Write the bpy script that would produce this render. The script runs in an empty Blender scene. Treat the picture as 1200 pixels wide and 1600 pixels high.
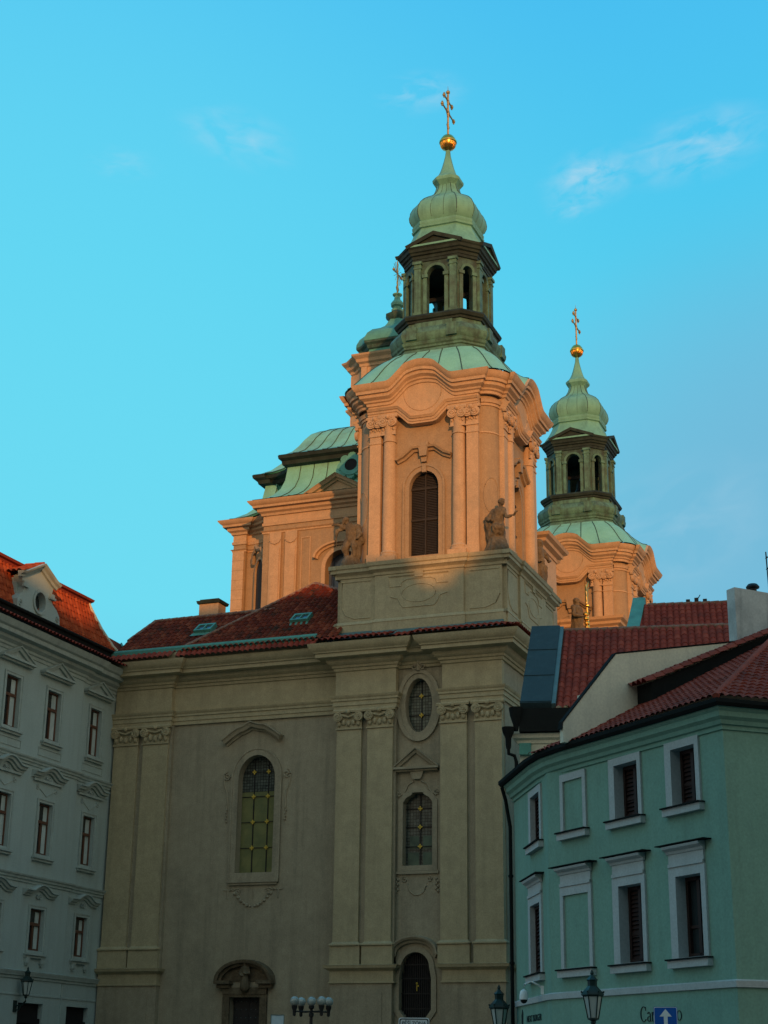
import bpy, bmesh, math, random
from mathutils import Matrix, Vector, noise
from mathutils.geometry import tessellate_polygon

rnd = random.Random(7)
SC = bpy.context.scene
COL = SC.collection
R_ = math.radians

# ---------------------------------------------------------------- camera
cd = bpy.data.cameras.new('camera')
cam = bpy.data.objects.new('camera', cd)
COL.objects.link(cam)
cd.sensor_fit = 'VERTICAL'
cd.sensor_height = 36.0
cd.lens = 2538.0 * 36.0 / 1600.0
cd.clip_start = 0.1
cd.clip_end = 3000
YAW, PITCH, ROLL = R_(21.2), R_(19.21), R_(0.724)
cam.matrix_world = (Matrix.Translation((0, 0, 1.6)) @ Matrix.Rotation(YAW, 4, 'Z')
                    @ Matrix.Rotation(R_(90) + PITCH, 4, 'X') @ Matrix.Rotation(ROLL, 4, 'Z'))
SC.camera = cam

# ---------------------------------------------------------------- light
SUN_EL, SUN_SIDE = R_(6.0), R_(30.0)      # low evening sun behind the viewer's right shoulder
sd = bpy.data.lights.new('sun', 'SUN')
sd.energy = 3.0
sd.angle = R_(0.53)
sd.color = (1.0, 0.43, 0.14)
sun = bpy.data.objects.new('sun', sd)
COL.objects.link(sun)
travel = Vector((-math.sin(SUN_SIDE) * math.cos(SUN_EL), math.cos(SUN_SIDE) * math.cos(SUN_EL), -math.sin(SUN_EL)))
sun.rotation_euler = travel.to_track_quat('-Z', 'Y').to_euler()
sun.location = (30, -50, 60)

world = bpy.data.worlds.new('World')
SC.world = world
world.use_nodes = True
wn, wl = world.node_tree.nodes, world.node_tree.links
for n in list(wn):
    wn.remove(n)
w_out = wn.new('ShaderNodeOutputWorld')
w_bg = wn.new('ShaderNodeBackground')
w_bg.inputs['Strength'].default_value = 1.0
wl.new(w_bg.outputs[0], w_out.inputs[0])
w_tc = wn.new('ShaderNodeTexCoord')
w_sky = wn.new('ShaderNodeTexSky')
w_sky.sky_type = 'NISHITA'
w_sky.sun_disc = False
w_sky.sun_elevation = SUN_EL
# sky azimuth is measured clockwise from +Y: the sun stands at (sin30, -cos30)
w_sky.sun_rotation = math.atan2(-travel.x, -travel.y)


def wmix(kind, fac, a, b):
    m = wn.new('ShaderNodeMix')
    m.data_type = 'RGBA'
    m.blend_type = kind
    m.clamp_result = False
    for s, v in ((m.inputs[0], fac), (m.inputs[6], a), (m.inputs[7], b)):
        if hasattr(v, 'is_linked'):
            wl.new(v, s)
        else:
            s.default_value = v
    return m.outputs[2]


def wramp(src, lo, hi, stops):
    mr = wn.new('ShaderNodeMapRange')
    mr.inputs[1].default_value, mr.inputs[2].default_value = lo, hi
    wl.new(src, mr.inputs[0])
    cr = wn.new('ShaderNodeValToRGB')
    els = cr.color_ramp.elements
    while len(els) < len(stops):
        els.new(0.5)
    for e, (p, c) in zip(els, stops):
        e.position = p
        e.color = (*c, 1)
    wl.new(mr.outputs[0], cr.inputs[0])
    return cr.outputs[0]


w_sep = wn.new('ShaderNodeSeparateXYZ')
wl.new(w_tc.outputs['Generated'], w_sep.inputs[0])
# colour of the clear eastern sky by height above the horizon
east = wramp(w_sep.outputs[2], 0.0, 0.75,
             [(0.0, (0.30, 0.42, 0.56)), (0.22, (0.20, 0.43, 0.66)), (0.36, (0.16, 0.74, 0.91)),
              (0.62, (0.085, 0.655, 0.94)), (0.9, (0.06, 0.52, 0.97))])
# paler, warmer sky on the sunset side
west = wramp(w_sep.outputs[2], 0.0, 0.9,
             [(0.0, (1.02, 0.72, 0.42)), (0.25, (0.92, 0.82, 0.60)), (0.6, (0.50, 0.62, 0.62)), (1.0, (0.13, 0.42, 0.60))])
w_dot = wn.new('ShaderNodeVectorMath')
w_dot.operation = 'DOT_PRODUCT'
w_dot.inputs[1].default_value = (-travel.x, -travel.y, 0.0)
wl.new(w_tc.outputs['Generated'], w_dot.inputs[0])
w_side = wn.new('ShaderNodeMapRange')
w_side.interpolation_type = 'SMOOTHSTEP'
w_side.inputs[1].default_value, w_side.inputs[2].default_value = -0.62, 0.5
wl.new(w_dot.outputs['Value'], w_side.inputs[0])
# lighter patch towards the left of the view near the roofs
w_left = wn.new('ShaderNodeVectorMath')
w_left.operation = 'DOT_PRODUCT'
w_left.inputs[1].default_value = (-0.62, 0.74, 0.26)
wl.new(w_tc.outputs['Generated'], w_left.inputs[0])
w_lf = wn.new('ShaderNodeMapRange')
w_lf.interpolation_type = 'SMOOTHSTEP'
w_lf.inputs[1].default_value, w_lf.inputs[2].default_value = 0.84, 1.0
w_lf.inputs[4].default_value = 0.60
wl.new(w_left.outputs['Value'], w_lf.inputs[0])
east2 = wmix('MIX', w_lf.outputs[0], east, (0.17, 0.80, 1.0, 1))
w_rt = wn.new('ShaderNodeVectorMath')
w_rt.operation = 'DOT_PRODUCT'
w_rt.inputs[1].default_value = Vector((-0.08, 0.93, 0.26)).normalized()
wl.new(w_tc.outputs['Generated'], w_rt.inputs[0])
w_rf = wn.new('ShaderNodeMapRange')
w_rf.interpolation_type = 'SMOOTHSTEP'
w_rf.inputs[1].default_value, w_rf.inputs[2].default_value = 0.965, 1.0
w_rf.inputs[4].default_value = 0.75
wl.new(w_rt.outputs['Value'], w_rf.inputs[0])
east2 = wmix('MIX', w_rf.outputs[0], east2, (0.20, 0.47, 0.70, 1))
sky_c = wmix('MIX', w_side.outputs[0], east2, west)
nish = wmix('MULTIPLY', 1.0, w_sky.outputs[0], (0.05, 0.05, 0.05, 1))
sky_c = wmix('MIX', 0.10, sky_c, nish)


# faint wisps of cloud
def wisp(direction, tang, size, stretch, amount, seed, src):
    d = Vector(direction).normalized()
    t = Vector(tang)
    t = (t - d * t.dot(d)).normalized()
    b = d.cross(t)
    comps = []
    for v, s in ((t, size * stretch), (b, size)):
        n = wn.new('ShaderNodeVectorMath')
        n.operation = 'DOT_PRODUCT'
        n.inputs[1].default_value = v / s
        wl.new(w_tc.outputs['Generated'], n.inputs[0])
        comps.append(n.outputs['Value'])
    cx = wn.new('ShaderNodeCombineXYZ')
    wl.new(comps[0], cx.inputs[0])
    wl.new(comps[1], cx.inputs[1])
    ln = wn.new('ShaderNodeVectorMath')
    ln.operation = 'LENGTH'
    wl.new(cx.outputs[0], ln.inputs[0])
    fall = wn.new('ShaderNodeMapRange')
    fall.interpolation_type = 'SMOOTHSTEP'
    fall.inputs[1].default_value, fall.inputs[2].default_value = 1.0, 0.0
    wl.new(ln.outputs['Value'], fall.inputs[0])
    ad = wn.new('ShaderNodeVectorMath')
    ad.operation = 'ADD'
    ad.inputs[1].default_value = (seed, seed * 0.7, seed * 1.3)
    wl.new(cx.outputs[0], ad.inputs[0])
    nz = wn.new('ShaderNodeTexNoise')
    nz.inputs['Scale'].default_value = 2.2
    nz.inputs['Detail'].default_value = 4
    nz.inputs['Roughness'].default_value = 0.5
    nz.inputs['Distortion'].default_value = 0.5
    wl.new(ad.outputs[0], nz.inputs['Vector'])
    mr = wn.new('ShaderNodeMapRange')
    mr.inputs[1].default_value, mr.inputs[2].default_value = 0.38, 0.80
    wl.new(nz.outputs[0], mr.inputs[0])
    mu = wn.new('ShaderNodeMath')
    mu.operation = 'MULTIPLY'
    wl.new(fall.outputs[0], mu.inputs[0])
    wl.new(mr.outputs[0], mu.inputs[1])
    m2 = wn.new('ShaderNodeMath')
    m2.operation = 'MULTIPLY'
    m2.inputs[1].default_value = amount
    wl.new(mu.outputs[0], m2.inputs[0])
    return wmix('MIX', m2.outputs[0], src, (0.55, 0.72, 0.84, 1))


def view_dir(x, y):
    v = Vector(((x - 600) / 2538.0, (800 - y) / 2538.0, -1.0))
    return (cam.matrix_world.to_3x3() @ v).normalized()


for (x0, y0, x1, y1, size, amount, seed) in ((860, 300, 985, 258, 0.022, 0.85, 3.1), (985, 258, 1195, 195, 0.026, 0.75, 8.4),
                                            (600, 150, 720, 140, 0.016, 0.45, 5.5), (290, 190, 450, 240, 0.022, 0.40, 1.7),
                                            (140, 250, 240, 260, 0.013, 0.20, 9.9), (860, 330, 930, 315, 0.012, 0.35, 2.2),
                                            (900, 900, 1200, 760, 0.05, 0.35, 6.6)):
    a, b = view_dir(x0, y0), view_dir(x1, y1)
    half = (b - a).length / 2
    sky_c = wisp((a + b) / 2, b - a, size, max(1.2, 1.5 * half / size), amount, seed, sky_c)
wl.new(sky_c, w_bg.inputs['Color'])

SC.view_settings.view_transform = 'Standard'
SC.view_settings.look = 'None'
SC.view_settings.exposure = 0.0
SC.view_settings.gamma = 1.0
SC.render.engine = 'CYCLES'
SC.cycles.max_bounces = 6


# ---------------------------------------------------------------- materials
def mat(name, base, rough=0.85, var=None, scale=1.2, amt=0.5, grain=0.06, bump=0.15, bscale=30, metallic=0.0,
        streak=None, streak_amt=0.0, stain=None, stain_amt=0.0, spec=0.3, mottle=0.0):
    m = bpy.data.materials.new(name)
    m.use_nodes = True
    nt = m.node_tree
    n, l = nt.nodes, nt.links
    p = n['Principled BSDF']
    p.inputs['Roughness'].default_value = rough
    p.inputs['Metallic'].default_value = metallic
    p.inputs['Specular IOR Level'].default_value = spec
    tc = n.new('ShaderNodeTexCoord')

    def noise_(sc, det, vec=None, stretch=None, rough_=0.6):
        z = n.new('ShaderNodeTexNoise')
        z.inputs['Scale'].default_value = sc
        z.inputs['Detail'].default_value = det
        z.inputs['Roughness'].default_value = rough_
        if stretch:
            mp = n.new('ShaderNodeMapping')
            mp.inputs['Scale'].default_value = stretch
            l.new(tc.outputs['Object'], mp.inputs[0])
            l.new(mp.outputs[0], z.inputs['Vector'])
        else:
            l.new(tc.outputs['Object'], z.inputs['Vector'])
        return z.outputs[0]

    def rng(src, lo, hi, a=0.0, b=1.0):
        r = n.new('ShaderNodeMapRange')
        for i, v in enumerate((lo, hi, a, b)):
            r.inputs[i + 1].default_value = v
        l.new(src, r.inputs[0])
        return r.outputs[0]

    def mix(fac, a, b, kind='MIX'):
        x = n.new('ShaderNodeMix')
        x.data_type = 'RGBA'
        x.blend_type = kind
        for s, v in ((x.inputs[0], fac), (x.inputs[6], a), (x.inputs[7], b)):
            if hasattr(v, 'is_linked'):
                l.new(v, s)
            elif isinstance(v, tuple):
                s.default_value = (*v, 1) if len(v) == 3 else v
            else:
                s.default_value = v
        return x.outputs[2]
    c = base
    if var:
        c = mix(rng(noise_(scale, 5), 0.35, 0.68, 0, amt), c, var)
    if streak:
        c = mix(rng(noise_(1.0, 4, stretch=(3.0, 3.0, 0.18)), 0.48, 0.75, 0, streak_amt), c, streak)
    if stain:
        c = mix(rng(noise_(0.45, 7, rough_=0.7), 0.52, 0.72, 0, stain_amt), c, stain)
    if mottle:
        mm = rng(noise_(3.2, 6, rough_=0.75), 0.3, 0.7, 1 - mottle, 1 + mottle * 0.6)
        c3 = n.new('ShaderNodeCombineColor')
        for i in range(3):
            l.new(mm, c3.inputs[i])
        c = mix(1.0, c, c3.outputs[0], 'MULTIPLY')
    if grain:
        g = rng(noise_(bscale * 0.6, 3), 0.3, 0.7, 1 - grain * 2, 1 + grain)
        cc = n.new('ShaderNodeCombineColor')
        for i in range(3):
            l.new(g, cc.inputs[i])
        c = mix(1.0, c, cc.outputs[0], 'MULTIPLY')
    if isinstance(c, tuple):
        p.inputs['Base Color'].default_value = (*c, 1)
    else:
        l.new(c, p.inputs['Base Color'])
    if bump:
        b = n.new('ShaderNodeBump')
        b.inputs['Strength'].default_value = bump
        b.inputs['Distance'].default_value = 0.02
        l.new(noise_(bscale, 4), b.inputs['Height'])
        l.new(b.outputs[0], p.inputs['Normal'])
    return m


def tile_mat(name, stops, moss=(0.03, 0.028, 0.02), moss_amt=0.7, mscale=0.9):
    m = bpy.data.materials.new(name)
    m.use_nodes = True
    n, l = m.node_tree.nodes, m.node_tree.links
    p = n['Principled BSDF']
    p.inputs['Roughness'].default_value = 0.95
    p.inputs['Specular IOR Level'].default_value = 0.06
    tc = n.new('ShaderNodeTexCoord')
    fl = n.new('ShaderNodeVectorMath')
    fl.operation = 'FLOOR'
    l.new(tc.outputs['UV'], fl.inputs[0])
    wnz = n.new('ShaderNodeTexWhiteNoise')
    wnz.noise_dimensions = '2D'
    l.new(fl.outputs[0], wnz.inputs['Vector'])
    cr = n.new('ShaderNodeValToRGB')
    els = cr.color_ramp.elements
    while len(els) < len(stops):
        els.new(0.5)
    for e, (q, c) in zip(els, stops):
        e.position = q
        e.color = (*c, 1)
    l.new(wnz.outputs[0], cr.inputs[0])
    nz = n.new('ShaderNodeTexNoise')
    nz.inputs['Scale'].default_value = mscale
    nz.inputs['Detail'].default_value = 6
    nz.inputs['Roughness'].default_value = 0.7
    l.new(tc.outputs['Object'], nz.inputs['Vector'])
    mr = n.new('ShaderNodeMapRange')
    mr.inputs[1].default_value, mr.inputs[2].default_value = 0.48, 0.66
    mr.inputs[4].default_value = moss_amt
    l.new(nz.outputs[0], mr.inputs[0])
    # whole tiles take the dark weathering or stay clean
    ml = n.new('ShaderNodeMath')
    ml.operation = 'MULTIPLY'
    l.new(mr.outputs[0], ml.inputs[0])
    mr2 = n.new('ShaderNodeMapRange')
    mr2.inputs[1].default_value, mr2.inputs[2].default_value = 0.1, 0.75
    sp = n.new('ShaderNodeSeparateColor')
    l.new(wnz.outputs['Color'], sp.inputs[0])
    l.new(sp.outputs[1], mr2.inputs[0])
    l.new(mr2.outputs[0], ml.inputs[1])
    x = n.new('ShaderNodeMix')
    x.data_type = 'RGBA'
    l.new(ml.outputs[0], x.inputs[0])
    l.new(cr.outputs[0], x.inputs[6])
    x.inputs[7].default_value = (*moss, 1)
    l.new(x.outputs[2], p.inputs['Base Color'])
    return m


def glass_mat(name, base, rough=0.12, wav=0.25):
    m = mat(name, base, rough=rough, var=tuple(v * 0.5 for v in base), scale=0.8, amt=0.8, grain=0, bump=wav, bscale=2.2, spec=0.5)
    return m


def leaded_mat(name, base, lead=(0.006, 0.006, 0.007)):
    m = bpy.data.materials.new(name)
    m.use_nodes = True
    n, l = m.node_tree.nodes, m.node_tree.links
    p = n['Principled BSDF']
    p.inputs['Roughness'].default_value = 0.2
    p.inputs['Specular IOR Level'].default_value = 0.15
    tc = n.new('ShaderNodeTexCoord')
    v = n.new('ShaderNodeTexVoronoi')
    v.feature = 'DISTANCE_TO_EDGE'
    v.inputs['Scale'].default_value = 7.5
    v.inputs['Randomness'].default_value = 0.12
    l.new(tc.outputs['Object'], v.inputs['Vector'])
    mr = n.new('ShaderNodeMapRange')
    mr.inputs[1].default_value, mr.inputs[2].default_value = 0.04, 0.09
    l.new(v.outputs[0], mr.inputs[0])
    v2 = n.new('ShaderNodeTexVoronoi')
    v2.inputs['Scale'].default_value = 7.5
    v2.inputs['Randomness'].default_value = 0.12
    l.new(tc.outputs['Object'], v2.inputs['Vector'])
    bw = n.new('ShaderNodeRGBToBW')
    l.new(v2.outputs['Color'], bw.inputs[0])
    mr2 = n.new('ShaderNodeMapRange')
    mr2.inputs[3].default_value, mr2.inputs[4].default_value = 0.6, 1.5
    l.new(bw.outputs[0], mr2.inputs[0])
    hs = n.new('ShaderNodeHueSaturation')
    hs.inputs['Color'].default_value = (*base, 1)
    l.new(mr2.outputs[0], hs.inputs['Value'])
    x = n.new('ShaderNodeMix')
    x.data_type = 'RGBA'
    x.inputs[6].default_value = (*lead, 1)
    l.new(hs.outputs[0], x.inputs[7])
    l.new(mr.outputs[0], x.inputs[0])
    l.new(x.outputs[2], p.inputs['Base Color'])
    return m


M = {}
M['cream'] = mat('cream_render', (0.47, 0.40, 0.25), var=(0.40, 0.34, 0.21), scale=1.1, amt=0.8, streak=(0.29, 0.25, 0.16), streak_amt=0.42, stain=(0.32, 0.28, 0.185), stain_amt=0.5, mottle=0.13, grain=0.09)
M['wall'] = mat('grey_buff_render', (0.385, 0.335, 0.235), var=(0.33, 0.285, 0.20), scale=0.7, amt=0.9, streak=(0.20, 0.178, 0.128), streak_amt=0.55, stain=(0.26, 0.23, 0.165), stain_amt=0.6, mottle=0.14, grain=0.09)
M['stone_dark'] = mat('weathered_sandstone', (0.17, 0.135, 0.085), var=(0.085, 0.065, 0.04), scale=2.5, amt=0.9, grain=0.15, bump=0.5, bscale=18)
M['ochre'] = mat('pink_ochre_render', (0.54, 0.365, 0.22), var=(0.47, 0.318, 0.192), scale=1.5, amt=0.7, streak=(0.36, 0.29, 0.20), streak_amt=0.5, stain=(0.36, 0.29, 0.20), stain_amt=0.6, mottle=0.12, grain=0.09)
M['ochre_wall'] = mat('brown_ochre_render', (0.375, 0.265, 0.158), var=(0.32, 0.226, 0.136), scale=1.2, amt=0.7, streak=(0.27, 0.22, 0.155), streak_amt=0.5, stain=(0.27, 0.215, 0.15), stain_amt=0.6, mottle=0.12, grain=0.09)
M['grey_wall'] = mat('pale_grey_render', (0.385, 0.47, 0.45), var=(0.34, 0.42, 0.402), scale=0.8, amt=0.7, streak=(0.22, 0.23, 0.22), streak_amt=0.25)
M['grey_trim'] = mat('grey_moulding_render', (0.40, 0.475, 0.445), var=(0.31, 0.365, 0.345), scale=2.5, amt=0.7, streak=(0.2, 0.21, 0.2), streak_amt=0.4)
M['mint'] = mat('mint_green_render', (0.225, 0.39, 0.305), var=(0.20, 0.352, 0.275), scale=0.6, amt=0.8, streak=(0.165, 0.27, 0.205), streak_amt=0.45, stain=(0.19, 0.315, 0.25), stain_amt=0.5, mottle=0.07)
M['mint_trim'] = mat('grey_white_trim_paint', (0.49, 0.515, 0.505), var=(0.42, 0.445, 0.435), scale=2, amt=0.6, streak=(0.33, 0.36, 0.35), streak_amt=0.3)
M['white_wall'] = mat('off_white_render', (0.74, 0.70, 0.55), var=(0.64, 0.61, 0.48), scale=0.6, amt=0.7, streak=(0.42, 0.41, 0.34), streak_amt=0.3)
M['concrete'] = mat('weathered_chimney_render', (0.55, 0.58, 0.56), var=(0.40, 0.43, 0.43), scale=1.0, amt=0.9, streak=(0.12, 0.135, 0.14), streak_amt=0.75, stain=(0.10, 0.12, 0.13), stain_amt=0.5)
M['copper'] = mat('green_copper', (0.205, 0.53, 0.42), rough=0.6, var=(0.16, 0.43, 0.34), scale=1.4, amt=0.9, streak=(0.20, 0.50, 0.43), streak_amt=0.7, stain=(0.13, 0.17, 0.11), stain_amt=0.65, grain=0.05, bump=0.08)
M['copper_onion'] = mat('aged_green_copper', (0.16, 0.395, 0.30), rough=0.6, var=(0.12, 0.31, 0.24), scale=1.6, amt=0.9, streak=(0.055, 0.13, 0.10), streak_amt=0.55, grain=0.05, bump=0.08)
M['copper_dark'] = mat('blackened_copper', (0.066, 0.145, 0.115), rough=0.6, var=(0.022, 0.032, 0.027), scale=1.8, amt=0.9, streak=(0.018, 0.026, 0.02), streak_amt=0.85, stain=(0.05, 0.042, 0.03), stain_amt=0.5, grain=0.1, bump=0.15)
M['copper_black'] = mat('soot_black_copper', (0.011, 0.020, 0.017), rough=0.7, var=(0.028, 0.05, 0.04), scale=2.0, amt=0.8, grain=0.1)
M['copper_mid'] = mat('streaked_green_copper', (0.10, 0.235, 0.175), rough=0.65, var=(0.05, 0.105, 0.08), scale=2.2, amt=1.0, streak=(0.022, 0.034, 0.027), streak_amt=0.8, stain=(0.07, 0.06, 0.04), stain_amt=0.5, grain=0.1, bump=0.15)
M['seam'] = mat('dark_standing_seam', (0.045, 0.09, 0.07), rough=0.6, var=(0.025, 0.04, 0.03), scale=2)
M['teal'] = mat('turquoise_copper_flashing', (0.10, 0.33, 0.27), rough=0.6, var=(0.07, 0.22, 0.19), scale=2, amt=0.9)
M['lead'] = mat('blue_grey_sheet_metal', (0.028, 0.056, 0.064), rough=0.8, var=(0.022, 0.044, 0.052), scale=1.0, amt=0.9, streak=(0.042, 0.08, 0.088), streak_amt=0.5)
M['flash'] = mat('dull_grey_green_flashing', (0.10, 0.17, 0.17), rough=0.5, var=(0.07, 0.11, 0.11), scale=2, amt=0.8)
M['darkmetal'] = mat('dark_gutter_metal', (0.012, 0.014, 0.014), rough=0.9, var=(0.02, 0.022, 0.021), scale=2, spec=0.08)
M['gold'] = mat('gilding', (0.85, 0.50, 0.10), rough=0.28, var=(0.55, 0.30, 0.06), scale=6, amt=0.6, metallic=1.0, grain=0, bump=0.05)
M['gold_dull'] = mat('dull_gilding', (0.45, 0.31, 0.12), rough=0.45, var=(0.25, 0.16, 0.07), scale=6, amt=0.6, metallic=0.8, grain=0, bump=0.05)
M['gold_paint'] = mat('gold_leaf_ornament', (0.60, 0.42, 0.06), rough=0.5, grain=0, bump=0)
M['iron'] = mat('black_iron', (0.012, 0.014, 0.015), rough=0.5, grain=0, bump=0.1)
M['iron_green'] = mat('dark_green_cast_iron', (0.010, 0.026, 0.024), rough=0.4, grain=0, bump=0.05)
M['louver'] = mat('dark_louvre_wood', (0.040, 0.034, 0.030), rough=0.85, var=(0.022, 0.020, 0.018), scale=3)
M['leaded'] = leaded_mat('leaded_glass', (0.085, 0.098, 0.085))
M['leaded_pale'] = leaded_mat('pale_leaded_glass', (0.11, 0.125, 0.10))
M['blind'] = mat('yellow_green_pane_glow', (0.22, 0.215, 0.085), var=(0.12, 0.14, 0.065), scale=1.2, amt=0.95, grain=0.04, bump=0)  # glow and reflection in the lower glass, put into the colour
M['pane_pale'] = mat('pale_green_pane_tint', (0.13, 0.17, 0.12), var=(0.07, 0.09, 0.07), scale=2.2, amt=0.9, grain=0.04, bump=0)
M['glass'] = glass_mat('dark_window_glass', (0.025, 0.035, 0.038))
M['glass_blue'] = glass_mat('blue_window_glass', (0.06, 0.09, 0.14), rough=0.15)
M['curtain'] = mat('white_curtain', (0.50, 0.56, 0.53), var=(0.36, 0.42, 0.40), scale=1.5, amt=0.8, streak=(0.25, 0.30, 0.29), streak_amt=0.7, bump=0)
M['redwood'] = mat('red_brown_window_wood', (0.13, 0.062, 0.038), rough=0.5, var=(0.10, 0.04, 0.025), scale=4)
M['brownwood'] = mat('dark_brown_shutter_wood', (0.034, 0.016, 0.013), rough=0.6, var=(0.02, 0.01, 0.009), scale=4, streak=(0.05, 0.022, 0.016), streak_amt=0.5)
M['door'] = mat('black_door_wood', (0.022, 0.022, 0.024), rough=0.6, var=(0.035, 0.033, 0.03), scale=3)
M['void'] = mat('unlit_interior', (0.012, 0.012, 0.013), rough=0.9, grain=0, bump=0)
M['paving'] = mat('stone_paving', (0.13, 0.12, 0.105), var=(0.08, 0.076, 0.07), scale=0.6, amt=0.8, grain=0.15, bump=0.4, bscale=6)
M['lampglass'] = mat('frosted_lamp_glass', (0.40, 0.46, 0.44), rough=0.2, grain=0, bump=0)
M['globeglass'] = mat('clear_globe_glass', (0.24, 0.29, 0.28), rough=0.10, var=(0.42, 0.48, 0.46), scale=3, amt=0.6, grain=0, bump=0, spec=0.8)
M['white_paint'] = mat('white_paint', (0.72, 0.76, 0.76), rough=0.5, grain=0.02, bump=0)
M['sign_blue'] = mat('sign_blue_paint', (0.012, 0.10, 0.42), rough=0.45, grain=0.02, bump=0)
M['sign_black'] = mat('black_lettering', (0.012, 0.02, 0.02), rough=0.6, grain=0, bump=0)
M['notice'] = mat('pale_notice_paper', (0.52, 0.62, 0.66), rough=0.6, var=(0.40, 0.50, 0.56), scale=9, amt=0.9, grain=0.05, bump=0)
M['tile_church'] = tile_mat('weathered_clay_tiles', [(0.0, (0.11, 0.024, 0.015)), (0.4, (0.15, 0.031, 0.018)), (0.75, (0.19, 0.040, 0.021)), (1.0, (0.24, 0.062, 0.032))], moss_amt=0.95)
M['tile_grey'] = tile_mat('orange_clay_tiles', [(0.0, (0.30, 0.055, 0.022)), (0.5, (0.38, 0.075, 0.028)), (1.0, (0.45, 0.10, 0.04))], moss=(0.16, 0.03, 0.018), moss_amt=0.5)
M['tile_house'] = tile_mat('brick_red_tiles', [(0.0, (0.21, 0.040, 0.028)), (0.5, (0.26, 0.050, 0.033)), (1.0, (0.31, 0.066, 0.042))], moss=(0.10, 0.035, 0.03), moss_amt=0.6)
M['tile_green'] = tile_mat('faded_red_tiles', [(0.0, (0.21, 0.05, 0.036)), (0.5, (0.25, 0.058, 0.042)), (1.0, (0.30, 0.078, 0.054))], moss=(0.08, 0.04, 0.035), moss_amt=0.6)
M['ridge'] = mat('mortared_ridge_tiles', (0.22, 0.085, 0.055), var=(0.28, 0.22, 0.17), scale=5, amt=0.8, grain=0.15)
M['dark_house'] = mat('dark_house_render', (0.26, 0.23, 0.18), var=(0.20, 0.18, 0.15), scale=0.7)


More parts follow.
